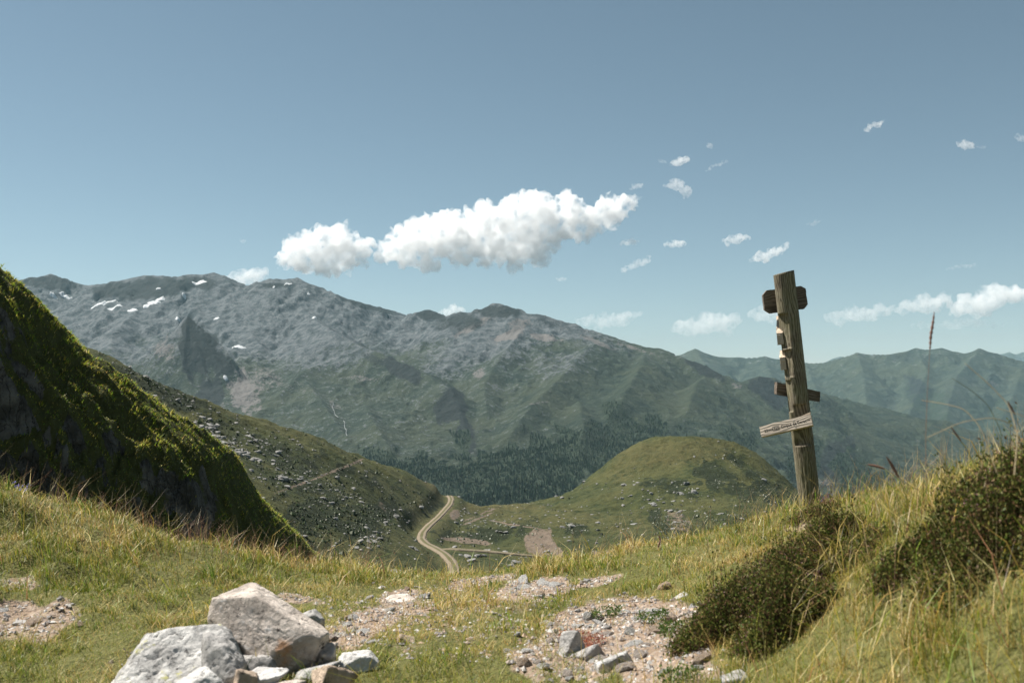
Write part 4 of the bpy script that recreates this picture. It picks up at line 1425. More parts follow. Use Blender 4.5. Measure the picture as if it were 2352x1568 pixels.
# ------------------------------------------------------------------ blades of grass
def blade_mesh(name, base, hgt, wid, az, lean, curl, col, mat, tipcol=None):
    n = len(base)
    d = np.stack([np.cos(az), np.sin(az)], -1)
    s = np.stack([-np.sin(az + 0.0), np.cos(az)], -1)
    tw = RNG.uniform(-0.8, 0.8, n)
    s = np.stack([s[:, 0] * np.cos(tw) - s[:, 1] * np.sin(tw), s[:, 0] * np.sin(tw) + s[:, 1] * np.cos(tw)], -1)
    v = np.empty((n, 5, 3), np.float32)
    m1 = hgt * 0.55
    o1 = lean * 0.45 * hgt
    o2 = lean * hgt + curl * hgt
    z2 = hgt * np.sqrt(np.clip(1 - (0.5 * (lean + curl)) ** 2, 0.15, 1))
    for k, (o, z, w, sg) in enumerate(((0, 0, 1.0, -1), (0, 0, 1.0, 1), (o1, m1, 0.8, -1), (o1, m1, 0.8, 1), (o2, z2, 0, 0))):
        hw = wid * 0.5 * w * sg
        v[:, k, 0] = base[:, 0] + d[:, 0] * o + s[:, 0] * hw
        v[:, k, 1] = base[:, 1] + d[:, 1] * o + s[:, 1] * hw
        v[:, k, 2] = base[:, 2] + z
    f = np.array([(0, 1, 3), (0, 3, 2), (2, 3, 4)])
    fa = (f[None] + 5 * np.arange(n)[:, None, None]).reshape(-1, 3)
    c = np.repeat(col, 5, 0).reshape(n, 5, 3).copy()
    if tipcol is not None:
        c[:, 4] = tipcol
        c[:, 2:4] = 0.6 * c[:, 2:4] + 0.4 * tipcol[:, None]
    return raw_mesh(name, v.reshape(-1, 3), fa, 3, False, {'col': c.reshape(-1, 3)})


PAL = np.array([(0.155, 0.235, 0.020), (0.275, 0.280, 0.030), (0.385, 0.300, 0.048), (0.44, 0.310, 0.080), (0.60, 0.44, 0.165), (0.68, 0.55, 0.29), (0.050, 0.100, 0.013), (0.37, 0.180, 0.085)])


def pal_mix(w):
    """w (n, 8) weights -> a colour per blade"""
    w = np.clip(w, 1e-6, None)
    cdf = np.cumsum(w / w.sum(1)[:, None], 1)
    u = RNG.uniform(0, 1, len(w))
    k = np.minimum((u[:, None] > cdf).sum(1), 7)
    return PAL[k] * RNG.uniform(0.72, 1.25, (len(w), 1)) * RNG.normal(1, 0.05, (len(w), 3))


def turf_points(n):
    xs, got = [], 0
    while got < n:
        y = RNG.uniform(1.75, 9.5, 60000)
        keep = RNG.uniform(0, 1, len(y)) < np.clip(3.4 / y, 0, 1) ** 1.15 * np.clip(y / 2.3, 0, 1)
        y = y[keep]
        x = np.where(RNG.uniform(0, 1, len(y)) < 0.86, RNG.uniform(-0.58, 0.58, len(y)), RNG.uniform(0.58, 0.92, len(y)) * np.where(RNG.uniform(0, 1, len(y)) < 0.6, -1, 1)) * y
        xs.append(np.stack([x, y], -1))
        got += len(y)
    return np.vstack(xs)[:n]


NB = 350000
b = turf_points(NB)
# tussocks: pull towards clump centres
cl = np.round(b * 9) / 9 + 0.05 * np.stack([noise2(np.round(b[:, 0] * 9) * 3.1, np.round(b[:, 1] * 9) * 1.7, 6), noise2(np.round(b[:, 0] * 9) * 1.3, np.round(b[:, 1] * 9) * 2.9, 7)], -1)
b = b + (cl - b) * (0.25 * RNG.uniform(0, 1, (NB, 1)))
z = ground_h(b[:, 0], b[:, 1])
X, Y = PX(b[:, 0], b[:, 1], z)
bare = blobs(X, Y, BARE, 0.4, 0.35, 3, 60.0)
patch = 1.25 * fbm(b[:, 0] * 1.3, b[:, 1] * 1.3, 4, 121)
patch2 = fbm(b[:, 0] * 3.6 + 5, b[:, 1] * 3.6, 3, 122)
keep = RNG.uniform(0, 1, NB) > np.clip(bare * 1.15 - 0.05 + 0.4 * patch2, 0, 0.94)
b, z, X, Y, patch, patch2, bare = b[keep], z[keep], X[keep], Y[keep], patch[keep], patch2[keep], bare[keep]
n = len(b)
leftbank = sst(1060, 500, X) * sst(1420, 1330, Y + 0.10 * X * 0) + 0.0
leftbank = np.clip(sst(1000, 620, X) * sst(1400, 1300, Y) + sst(420, 150, X) * sst(1440, 1330, Y), 0, 1)
crest = sst(1345, 1290, Y) * sst(700, 1000, X) * sst(1500, 1250, X)
rbank = np.clip(sst(1560, 1900, X + (1300 - Y) * -0.6) + sst(1480, 1640, X) * sst(1290, 1220, Y), 0, 1)
path = np.clip(1 - leftbank - rbank, 0, 1)
hgt = (0.027 + 0.015 * patch2.clip(-1, 1)) * path + 0.046 * leftbank + 0.034 * rbank + 0.024 * crest
tuss = sst(-0.25, 0.55, fbm(b[:, 0] * 3.0 + 3, b[:, 1] * 3.0, 3, 123))
hgt = hgt * RNG.lognormal(0, 0.34, n) * (0.55 + 1.0 * tuss) * (1 + 0.3 * patch)
hgt = np.where(RNG.uniform(0, 1, n) < 0.014, hgt * 2.0 + 0.05, hgt)
hgt = np.clip(hgt, 0.012, 0.30)
wid = np.clip(0.0019 + 0.010 * hgt, 0.0018, 0.0036) * RNG.uniform(0.7, 1.35, n) * np.clip(b[:, 1] / 4.2, 0.75, 1.5)
dryn = np.clip(0.27 + 1.1 * patch + 0.6 * patch2 + 0.25 * crest + 0.4 * bare + 0.10 * path - 0.35 * (tuss - 0.4), 0, 1)
dryn = np.maximum(dryn, 0.9 * blobs(X, Y, [(1900, 1410, 130, 90, -20, 1), (2030, 1540, 110, 60, 0, 0.9), (1450, 1290, 130, 40, -15, 0.6), (1000, 1325, 200, 22, 0, 0.6), (860, 1385, 120, 40, 0, 0.7), (250, 1230, 260, 40, 12, 0.55), (2050, 1150, 120, 30, -10, 0.6)], 0.6, 0.3, 8, 60))
green = np.maximum(0, 1 - dryn) * 1.3
green = green + 1.6 * blobs(X, Y, [(820, 1332, 140, 9, 0, 1), (180, 1380, 240, 70, 0, 0.5), (90, 1550, 120, 50, 0, 0.8), (1120, 1560, 130, 30, 0, 0.7), (1000, 1300, 60, 14, 0, 0.7), (1340, 1300, 90, 16, 0, 0.7), (1480, 1300, 80, 26, -20, 0.7), (880, 1290, 60, 14, 0, 0.9)], 0.6, 0.3, 9, 50)
red = 2.6 * blobs(X, Y, [(420, 1195, 130, 26, 14, 1), (300, 1160, 90, 20, 10, 0.5), (620, 1270, 120, 20, 10, 0.5), (760, 1300, 90, 14, 0, 0.5)], 0.6, 0.4, 10, 50) * sst(1330, 1250, Y)
w8 = np.stack([green * 1.7 + 0.15, green * 1.3 + 0.3, 0.5 + 0 * green, 0.2 + dryn * 0.6, dryn * 1.0, dryn * 0.9, green * 0.9 + 0.25, red + 0.18 * dryn], -1)
col = pal_mix(w8)
wind = 0.9
az = RNG.uniform(0, 6.283, n) * 0.75 + 0.25 * wind
lean = np.abs(RNG.normal(0.42, 0.32, n)) + 0.25 * path
curl = RNG.uniform(0, 0.45, n)
tip = np.where((RNG.uniform(0, 1, n) < 0.4)[:, None], PAL[4] * RNG.uniform(0.7, 1.1, (n, 1)), col)
lean = np.clip(lean, 0, 1.1)
me = blade_mesh('grass', np.column_stack([b, z - 0.006]), hgt, wid, az, lean, curl, col, MT_blade, tip)
link('grass', me, MT_blade, kind='stuff', label='sunlit green and straw coloured grass over the foreground')

# seed stems of the crest and bank
def stems(n, sel, h0, h1, colr, w=0.0016):
    q = turf_points(n * 14)
    zz = ground_h(q[:, 0], q[:, 1])
    X_, Y_ = PX(q[:, 0], q[:, 1], zz)
    k = np.where(RNG.uniform(0, 1, len(q)) < sel(X_, Y_))[0][:n]
    return np.column_stack([q[k], zz[k]]), RNG.uniform(h0, h1, len(k))


sp_, sh_ = stems(2600, lambda X_, Y_: np.clip(sst(1370, 1300, Y_) * 0.8 * sst(1150, 500, X_) + 0.5 * sst(1345, 1300, Y_) + 0.12 * sst(1500, 1250, Y_) + 0.25 * sst(1650, 1900, X_), 0, 1), 0.13, 0.30, None)
k = len(sp_)
az1 = 0.9 + RNG.normal(0, 0.9, k)
c1 = np.where((RNG.uniform(0, 1, k) < 0.35)[:, None], np.array((0.23, 0.13, 0.08)), np.array((0.33, 0.26, 0.13))) * RNG.uniform(0.7, 1.2, (k, 1))
me = blade_mesh('seed_stems', sp_, sh_, np.full(k, 0.0017) * np.clip(sp_[:, 1] / 5, 0.8, 1.5), az1, RNG.uniform(0.05, 0.45, k), RNG.uniform(0, 0.5, k), c1, MT_blade)
link('seed_stems', me, MT_blade, kind='stuff', label='thin dry grass stems standing above the turf')

# reddish flowering grass along the left crest
rp_, rh_ = stems(1100, lambda X_, Y_: np.clip(blobs(X_, Y_, [(420, 1225, 150, 30, 14, 1), (250, 1190, 110, 24, 12, 0.5), (620, 1285, 130, 24, 8, 0.6), (800, 1310, 90, 14, 0, 0.35)], 0.6) , 0, 1), 0.09, 0.19, None)
k = len(rp_)
ra_ = RNG.uniform(0, 6.28, k)
rl_ = RNG.uniform(0.05, 0.35, k)
rc_ = np.array((0.36, 0.20, 0.13)) * RNG.uniform(0.7, 1.2, (k, 1))
me1 = blade_mesh('stems', rp_, rh_, np.full(k, 0.0018), ra_, rl_, np.zeros(k), rc_, MT_blade)
tip_ = rp_ + np.column_stack([np.cos(ra_) * rl_ * rh_, np.sin(ra_) * rl_ * rh_, rh_ * 0.97])
pc_ = np.repeat(tip_, 8, 0) + RNG.normal(0, 1, (k * 8, 3)) * np.array((0.007, 0.007, 0.020)) - (0, 0, 0.018)
npk = len(pc_)
dd_ = RNG.normal(0, 1, (npk, 3))
dd_ /= np.linalg.norm(dd_, axis=1)[:, None]
pv_ = np.stack([pc_, pc_ + dd_ * 0.006 + (0.0012, 0, 0), pc_ + dd_ * 0.006 - (0.0012, 0, 0)], 1).reshape(-1, 3)
me2 = raw_mesh('panicles', pv_, np.arange(npk * 3).reshape(-1, 3), 3, False, {'col': np.repeat(np.array((0.42, 0.23, 0.17)) * RNG.uniform(0.6, 1.25, (npk, 1)), 3, 0)})
rg_ = link('red_grass', me1, MT_blade, kind='stuff', label='reddish flowering grass along the crest of the left bank')
link('panicles', me2, MT_blade, rg_)

# ------------------------------------------------------------------ grass on the left hillside
nh = 125000
u_ = RNG.uniform(-0.60, -0.17, nh)
yy = RNG.uniform(27, 50, nh)
xx = u_ * yy
rk = hill_rock(xx, yy) + 0.25 * fbm(xx * 0.8, yy * 0.8, 3, 131)
zc, yc, ss = hill_parts(xx, yy)
kp = (RNG.uniform(0, 1, nh) > np.clip(rk * 1.5, 0, 0.97)) & (ss > -2.5)
xx, yy, ss = xx[kp], yy[kp], ss[kp]
# tufts
ix_, iy_ = np.floor(xx * 2.6).astype(np.int64), np.floor(yy * 2.6).astype(np.int64)
h1 = _h(ix_, iy_, ix_ * 0, 11).astype(float) / 4294967296.0
h2 = _h(ix_, iy_, ix_ * 0, 12).astype(float) / 4294967296.0
h3 = _h(ix_, iy_, ix_ * 0, 13).astype(float) / 4294967296.0
tx, ty = (ix_ + h1) / 2.6, (iy_ + h2) / 2.6
pull = RNG.uniform(0, 1, len(xx)) * np.where(h3 > 0.45, 0.75, 0.1)
xx = xx + (tx - xx) * pull
yy = yy + (ty - yy) * pull
zz = hill_h(xx, yy)
k = len(xx)
pt = fbm(xx * 0.5, yy * 0.9, 3, 132)
hh = np.clip(0.085 * RNG.lognormal(0, 0.3, k) * (1 + 0.5 * pt) * (0.45 + 1.1 * h3), 0.05, 0.45)
g = np.clip(0.55 - 0.5 * pt + 0.5 * (h1 - 0.5), 0, 1)
w8 = np.stack([g + 0.3, g + 0.5, 0.6 + 0 * g, 0.22 + 0.3 * (1 - g), 0.16 * (1 - g) + 0.05, 0.05 + 0 * g, g * 0.6 + 0.1, 0 * g], -1)
me = blade_mesh('hill_grass', np.column_stack([xx, yy, zz - 0.03]), hh, np.clip(0.026 * RNG.uniform(0.6, 1.4, k), 0.012, 0.04), -0.2 + RNG.normal(0, 0.7, k), RNG.uniform(0.3, 1.0, k), RNG.uniform(0, 0.6, k), pal_mix(w8) * np.array((1.08, 1.2, 1.25)), MT_blade)
link('hill_grass', me, MT_blade, kind='stuff', label='tussock grass growing on the steep left hillside')

#PART3
# ------------------------------------------------------------------ heather
MT_heather = mat_blade('heather_leaves', 0.25, 0.008)
HPAL = np.array([(0.050, 0.072, 0.014), (0.092, 0.105, 0.024), (0.150, 0.140, 0.040), (0.130, 0.080, 0.040), (0.036, 0.050, 0.012)])


def tri_cloud(c, size, cols, elong=1.9, up=0.4):
    """one small leaf-shaped quad (2 triangles) per point"""
    n = len(c)
    d = RNG.normal(0, 1, (n, 3))
    d[:, 2] = np.abs(d[:, 2]) + up
    d /= np.linalg.norm(d, axis=1)[:, None]
    s = np.cross(d, RNG.normal(0, 1, (n, 3)))
    s /= np.linalg.norm(s, axis=1)[:, None] + 1e-9
    L, Wd = size[:, None] * elong, size[:, None] * 0.5
    v = np.stack([c, c + d * L * 0.5 + s * Wd, c + d * L, c + d * L * 0.5 - s * Wd], 1)
    f = (np.array([[0, 1, 2, 3]])[None] + 4 * np.arange(n)[:, None, None]).reshape(-1, 4)
    return v.reshape(-1, 3), f, np.repeat(cols, 4, 0)


def heather(cx_, cy_, ra, rb, rot, hgt, n, label, seed, fl=0.10):
    rng = np.random.default_rng(seed)
    root = empty('heather_bush', (cx_, cy_, float(ground_h(np.array([cx_]), np.array([cy_]))[0])), label=label, category='shrub', group='heather bushes on the right bank')
    rad = rng.uniform(0, 1, n) ** 0.55
    a = rng.uniform(0, 6.283, n)
    lob = 1 + 0.42 * noise2(np.cos(a) * 2.1 + seed, np.sin(a) * 2.1, 4)
    ex, ey = rad * np.cos(a) * ra * lob, rad * np.sin(a) * rb * lob
    x = cx_ + ex * math.cos(rot) - ey * math.sin(rot)
    y = cy_ + ex * math.sin(rot) + ey * math.cos(rot)
    lump = fbm(x * 4.5, y * 4.5, 3, seed)
    dome = hgt * np.clip(1 - rad ** 2.2, 0, 1) ** 0.7 * np.clip(0.95 + 0.75 * lump, 0.25, 1.7) + 0.02
    dome = dome * np.where(rng.uniform(0, 1, n) < 0.10, rng.uniform(1.2, 1.7, n), 1.0)
    z0 = ground_h(x, y)
    top = np.stack([x + rng.normal(0, 0.015, n) + ex * 0.10, y + rng.normal(0, 0.015, n), z0 + dome * rng.uniform(0.82, 1.15, n)], -1)
    bot = np.stack([x - ex * 0.10, y - ey * 0.10, z0], -1)
    o3 = np.array(root.location)
    # woody stems
    st = (top - bot)
    ln = np.linalg.norm(st, axis=1)
    az = np.arctan2(st[:, 1], st[:, 0])
    hor = np.hypot(st[:, 0], st[:, 1])
    me = blade_mesh('stems', bot - o3, st[:, 2], np.full(n, 0.0022), az, hor / np.maximum(st[:, 2], 0.02), np.zeros(n), np.tile((0.070, 0.045, 0.030), (n, 1)) * rng.uniform(0.6, 1.4, (n, 1)), MT_heather)
    link('stems', me, MT_heather, root)
    # scale leaves along the upper stems
    per = 7
    t = 1 - 0.75 * rng.uniform(0, 1, (n, per)) ** 1.5
    c = bot[:, None] + st[:, None] * t[:, :, None] + rng.normal(0, 0.006, (n, per, 3))
    c = c.reshape(-1, 3) - o3
    pn = fbm(x * 4, y * 4, 3, seed + 3)
    w = np.clip(0.5 + pn, 0, 1)
    pick = rng.integers(0, 5, n * per)
    cols = HPAL[pick] * np.repeat(0.75 + 0.7 * w, per)[:, None] * rng.uniform(0.7, 1.3, (n * per, 1))
    v, f, cc = tri_cloud(c, rng.uniform(0.0035, 0.0075, len(c)), cols)
    link('foliage', raw_mesh('foliage', v, f, 4, False, {'col': cc}), MT_heather, root)
    k = int(n * fl * 0.6)
    sel = np.argsort(rng.uniform(0, 1, n) - 0.4 * w)[:k]
    c = np.repeat(top[sel], 6, 0) + rng.normal(0, 1, (k * 6, 3)) * np.array((0.004, 0.004, 0.013)) - o3
    fc = np.array([(0.24, 0.12, 0.15), (0.27, 0.16, 0.16), (0.22, 0.15, 0.09), (0.28, 0.21, 0.13)])[rng.integers(0, 4, k * 6)]
    v, f, cc = tri_cloud(c, rng.uniform(0.0022, 0.0042, k * 6), fc, 1.3)
    fo = link('flowers', raw_mesh('flowers', v, f, 4, False, {'col': cc}), MT_heather, root)
    fo['label'] = 'faded pink heather blossoms'
    for ch in root.children:
        ch['kind'] = 'stuff'
    return root


HEATH = [(1.60, 2.42, 0.42, 0.44, 0.15, 5600, 'big dark heather bush at the right edge of the picture', 0.10), (1.26, 2.60, 0.22, 0.26, 0.11, 2000, 'heather clump left of the big bush at the right edge', 0.12),
         (1.50, 3.00, 0.24, 0.22, 0.10, 1900, 'heather clump behind the big bush at the right edge', 0.08), (1.95, 3.05, 0.30, 0.38, 0.10, 2400, 'heather tuft on the crest of the bank at the right edge', 0.08),
         (0.74, 3.42, 0.15, 0.20, 0.13, 1800, 'dark heather clump right beside the gravel patch', 0.14), (0.86, 3.16, 0.13, 0.15, 0.10, 1200, 'lowest dark heather clump, below the one beside the gravel', 0.10), (0.93, 3.52, 0.15, 0.16, 0.14, 1500, 'heather clump just right of the one beside the gravel', 0.14),
         (1.00, 3.88, 0.20, 0.18, 0.11, 1500, 'middle heather clump on the slope below the signpost', 0.14), (1.24, 4.02, 0.18, 0.16, 0.09, 1100, 'upper heather clump nearest to the signpost on the slope', 0.12), (1.20, 3.45, 0.12, 0.12, 0.07, 600, 'small heather tuft in the yellow grass of the slope', 0.10),
         (1.12, 2.86, 0.10, 0.10, 0.06, 450, 'small low heather tuft at the bottom right slope', 0.10)]
for kk, (a_, b_, c_, d_, e_, n_, l_, f_) in enumerate(HEATH):
    heather(a_, b_, c_, d_, 0.3 * kk, e_, n_, l_, 201 + kk, f_)
heather(1.72, 5.75, 0.16, 0.11, 0.0, 0.050, 500, 'low reddish heather patch just below the foot of the signpost', 205, 0.3)

# ------------------------------------------------------------------ tall grass stalks against the valley
MT_straw = mat_plain('dry_straw', (0.42, 0.33, 0.20))
MT_gstem = mat_plain('green_stem', (0.085, 0.095, 0.035))
MT_rust = mat_plain('rusty_seed_head', (0.20, 0.105, 0.075))


def tube(pts, r0, r1, k=5):
    pts = np.asarray(pts, float)
    n = len(pts)
    t = np.gradient(pts, axis=0)
    t /= np.linalg.norm(t, axis=1)[:, None]
    s = np.cross(t, (0.3, 1, 0.1))
    s /= np.linalg.norm(s, axis=1)[:, None]
    u = np.cross(t, s)
    r = np.linspace(r0, r1, n) if not hasattr(r0, '__len__') else np.asarray(r0)
    a = np.linspace(0, 2 * np.pi, k, endpoint=False)
    v = pts[:, None] + r[:, None, None] * (np.cos(a)[None, :, None] * s[:, None] + np.sin(a)[None, :, None] * u[:, None])
    i = np.arange(n * k).reshape(n, k)
    j = np.roll(i, -1, 1)
    return v.reshape(-1, 3), np.stack([i[:-1], j[:-1], j[1:], i[1:]], -1).reshape(-1, 4)


def stalk(px, depth, label, head=None, rad=0.0016, mat=None, hr=0.004):
    d = np.linspace(depth, depth + RNG.uniform(-0.1, 0.1), len(px))
    w = smooth_line(P([p[0] for p in px], [p[1] for p in px], d), 26)
    base = w[0].copy()
    root = empty('grass_stalk', base, label=label, category='grass stalk', group='tall dry grass stalks on the right bank')
    v, f = tube(w - base, rad, rad * 0.55)
    link('stem', raw_mesh('stem', v, f, 4), mat or MT_straw, root)
    if head:
        h = smooth_line(P([p[0] for p in head], [p[1] for p in head], np.full(len(head), d[-1])), 22) - base
        tt = np.linspace(0, 1, 22)
        rr_ = hr * np.sin(np.pi * np.clip(tt * 0.9 + 0.08, 0, 1)) ** 0.6 * (1 + 0.35 * np.sin(tt * 46))
        v, f = tube(h, rr_, 0, 6)
        link('seed_head', raw_mesh('seed_head', v, f, 4), MT_rust, root)
    return root


stalk([(2128, 1120), (2126, 1010), (2130, 900), (2136, 800)], 2.3, 'tallest upright grass stalk with a rusty seed head, right of the signpost', [(2136, 802), (2138, 770), (2143, 740), (2146, 716)], 0.0010, mat_plain('brown_stem', (0.16, 0.11, 0.075)), 0.0030)
stalk([(2330, 1090), (2338, 1000), (2318, 930), (2270, 880), (2216, 834)], 2.0, 'pale straw arching over from the right edge high up', None, 0.0012)
stalk([(2290, 1085), (2252, 980), (2215, 938), (2165, 926), (2116, 919)], 2.2, 'pale straw with its tip pointing left across the tall stalk', None, 0.0012)
stalk([(2350, 1040), (2330, 975), (2280, 958), (2210, 968), (2130, 1004)], 2.1, 'pale straw bent in a low bow above the heather', None, 0.0011)
stalk([(2300, 1075), (2300, 990), (2270, 930), (2230, 895), (2186, 868)], 2.2, 'dark green stem leaning left behind the pale straws', None, 0.0010, MT_gstem)
stalk([(2420, 1060), (2400, 990), (2352, 955), (2310, 942), (2288, 936)], 2.0, 'straw coming in from the right edge at mid height', None, 0.0012)
stalk([(2110, 1125), (2072, 1105), (2050, 1088), (2030, 1074)], 2.6, 'short pale stalk with a brown head just right of the post', [(2032, 1076), (2012, 1070), (1992, 1066)], 0.0010, None, 0.0032)
stalk([(2082, 1130), (2070, 1105), (2060, 1082)], 2.5, 'short pinkish plume standing right of the post', [(2064, 1096), (2050, 1070), (2036, 1048)], 0.0010, None, 0.0036)
stalk([(2260, 1110), (2225, 1040), (2205, 1010)], 2.3, 'thin dark stem with a brown tip above the right heather', [(2207, 1012), (2195, 995), (2184, 980)], 0.0010, MT_gstem, 0.002)
stalk([(2360, 1080), (2352, 1010), (2330, 950)], 2.2, 'dark stem with a brown tip near the right edge', [(2331, 952), (2322, 935), (2314, 920)], 0.0010, MT_gstem, 0.002)
stalk([(2170, 1120), (2150, 1085), (2120, 1060)], 2.4, 'low dark stem at the foot of the tallest stalk', None, 0.0010, MT_gstem)
stalk([(1495, 1330), (1502, 1290), (1512, 1255)], 6.0, 'single pale stalk standing at the crest left of the post', [(1511, 1258), (1517, 1240), (1513, 1228)], 0.003, None, 0.006)

# loose long blades over the right bank
q = turf_points(60000)
zz = ground_h(q[:, 0], q[:, 1])
X_, Y_ = PX(q[:, 0], q[:, 1], zz)
k = np.where(RNG.uniform(0, 1, len(q)) < 0.5 * sst(1560, 1950, X_) * sst(1040, 1200, Y_))[0][:1500]
nk = len(k)
w8 = np.tile((0.5, 0.8, 0.8, 0.9, 0.9, 0.5, 0.3, 0.12), (nk, 1))
me = blade_mesh('long_grass', np.column_stack([q[k], zz[k]]), RNG.uniform(0.09, 0.24, nk), RNG.uniform(0.0018, 0.0038, nk), RNG.uniform(0, 6.28, nk), RNG.uniform(0.1, 0.8, nk), RNG.uniform(0.1, 0.9, nk), pal_mix(w8), MT_blade)
link('long_grass', me, MT_blade, kind='stuff', label='long loose grass blades over the right bank')

# ------------------------------------------------------------------ small flowering and red plants
def plant(name, X, Y, n, spread, hgt, cols, label, cat, lsz=0.005, dmax=9.0, stemcol=(0.07, 0.09, 0.03)):
    p = hit(ground_h, X, Y, 1.6, dmax, 500)
    if p is None:
        p = P(X, Y, 6.6)
    root = empty(name, p, label=label, category=cat)
    a = RNG.uniform(0, 6.28, n)
    r_ = spread * np.sqrt(RNG.uniform(0, 1, n))
    h_ = hgt * RNG.uniform(0.5, 1.0, n)
    bx, by = r_ * np.cos(a), r_ * np.sin(a)
    bz = ground_h(p[0] + bx, p[1] + by) - p[2]
    parts_ = [('stem', [q_]) for q_ in range(n)] if n < 6 else [('stems', list(range(n)))]
    for nm_, ix in parts_:
        me = blade_mesh(nm_, np.column_stack([bx, by, bz])[ix], h_[ix], np.full(len(ix), 0.0018), a[ix], np.full(len(ix), 0.2), np.zeros(len(ix)), np.tile(stemcol, (len(ix), 1)), MT_blade)
        link(nm_, me, MT_blade, root)
    c = np.repeat(np.column_stack([bx * 1.2, by * 1.2, bz + h_]), 7, 0) + RNG.normal(0, lsz * 1.1, (n * 7, 3))
    cc = np.array(cols)[RNG.integers(0, len(cols), n * 7)] * RNG.uniform(0.7, 1.2, (n * 7, 1))
    v, f, c2 = tri_cloud(c, RNG.uniform(0.6, 1.2, n * 7) * lsz, cc, 1.4)
    bo_ = link('blossoms', raw_mesh('blossoms', v, f, 4, False, {'col': c2}), MT_blade, root)
    for ch in root.children:
        if ch.name.startswith(('stems', 'blossoms')):
            ch['kind'] = 'stuff'


plant('clover_plant', 1898, 1165, 16, 0.045, 0.06, [(0.28, 0.09, 0.17), (0.20, 0.06, 0.11)], 'purple clover flowering beside the foot of the signpost', 'flower', 0.007)
plant('bellflower', 47, 1140, 3, 0.03, 0.085, [(0.22, 0.20, 0.50)], 'small violet bellflower on the left bank near the edge', 'flower', 0.008)
plant('bellflower', 62, 1148, 3, 0.03, 0.085, [(0.22, 0.20, 0.50)], 'violet bellflower on the left bank, the right one of two', 'flower', 0.008)
plant('red_stonecrop', 1338, 1482, 130, 0.075, 0.030, [(0.40, 0.12, 0.07), (0.46, 0.18, 0.11), (0.30, 0.09, 0.05)], 'reddish stonecrop growing beside the upright grey rock', 'plant', 0.005, stemcol=(0.25, 0.08, 0.04))
for X, Y, lb_ in ((1500, 1425, 'low green herb in the middle of the gravel patch'), (1395, 1418, 'low green herb at the upper left of the gravel patch'), (1545, 1450, 'low green herb at the right of the gravel patch'), (1560, 1565, 'green grass tuft at the bottom beside the egg shaped stone')):
    plant('green_herb', X, Y, 60, 0.06, 0.03, [(0.06, 0.12, 0.02), (0.10, 0.15, 0.03)], lb_, 'plant', 0.007)

# ------------------------------------------------------------------ boulders of the middle distance
BF = [(1520, 1140, 120, 30, 8, 0.9), (1400, 1115, 60, 14, 10, 0.9), (1560, 1160, 50, 26, 0, 1.0), (1620, 1150, 60, 16, 20, 0.6), (1240, 1170, 200, 30, 0, 0.35), (1130, 1200, 90, 30, 0, 0.45), (1330, 1215, 20, 16, 0, 0.8),
      (640, 1060, 150, 60, 25, 0.5), (760, 1110, 120, 70, 15, 0.4), (860, 1240, 130, 40, 0, 0.35), (1060, 1280, 40, 14, 0, 0.6), (950, 1180, 60, 60, 0, 0.25), (400, 900, 180, 24, 30, 0.6), (560, 990, 60, 24, 35, 0.6), (1400, 1240, 160, 60, 0, 0.18), (1180, 1290, 80, 20, 0, 0.35),
      (1640, 1185, 60, 20, 0, 0.5), (1700, 1090, 100, 40, 20, 0.10)]
SCR = [(480, 985, 44, 18, 38, 1.0), (540, 1030, 50, 20, 35, 0.9), (590, 1015, 34, 10, 25, 0.8), (905, 1178, 34, 8, 42, 1.0), (845, 1238, 34, 10, -12, 1.0), (690, 1020, 40, 6, 25, 0.5), (1065, 1175, 14, 8, 0, 0.7), (330, 870, 40, 8, 30, 0.7), (430, 925, 50, 8, 28, 0.6)]


def mid_samples(n, mask):
    y = np.exp(RNG.uniform(math.log(205), math.log(690), n))
    x = RNG.uniform(-0.46, 0.33, n) * y
    z = mid_h(x, y)
    X, Y = PX(x, y, z)
    ok = RNG.uniform(0, 1, n) < mask(X, Y)
    for ln, w in ROADS.values():
        d, _ = near_line(x, y, ln)
        ok &= d > w * 0.75 + 2.5
    return np.stack([x, y, z, X, Y], -1)[ok]


bs = mid_samples(34000, lambda X, Y: np.maximum(0.32 * blobs(X, Y, BF, 0.6, 0.3, 141, 30), 0.9 * blobs(X, Y, SCR, 0.35, 0.35, 142, 20)) + 0.012)
inscr = blobs(bs[:, 3], bs[:, 4], SCR, 0.35, 0.35, 142, 20) > 0.4
zf = np.where((bs[:, 3] > 1370) & (bs[:, 4] < 1185), 1.6, np.where(bs[:, 3] > 960, 1.25, 1.0))
size = np.clip(zf * np.where(inscr, 0.42, 0.40) * RNG.lognormal(0, 0.5, len(bs)), 0.2, 2.0)
app = size / bs[:, 1]
order = np.argsort(-app)
big, rest = order[:240], order[240:]
BM = []
for kk in range(6):
    v, f = rock_verts(2, rand_planes(np.random.default_rng(90 + kk), 5), 14, kk + 40, 0.06, 2.2, (1, 0.9, 0.7))
    me = raw_mesh('boulder', v, f, 3, False)
    me.materials.append(MT_boulder)
    BM.append(me)


def zone(X, Y):
    if X < 640 and Y < 1060:
        return 'grey boulder on the upper left slope behind the steep hill', 'boulders on the upper left slope'
    if X < 960:
        return 'grey boulder on the dark left slope above the winding road', 'boulders on the left slope'
    if X > 1370 and Y < 1185:
        return 'grey boulder at the foot of the rounded hill', 'boulders at the foot of the rounded hill'
    if X < 1100 and Y > 1245:
        return 'grey boulder beside the road fork', 'boulders beside the road fork'
    return 'grey boulder lying on the open grass of the saddle', 'boulders on the saddle'


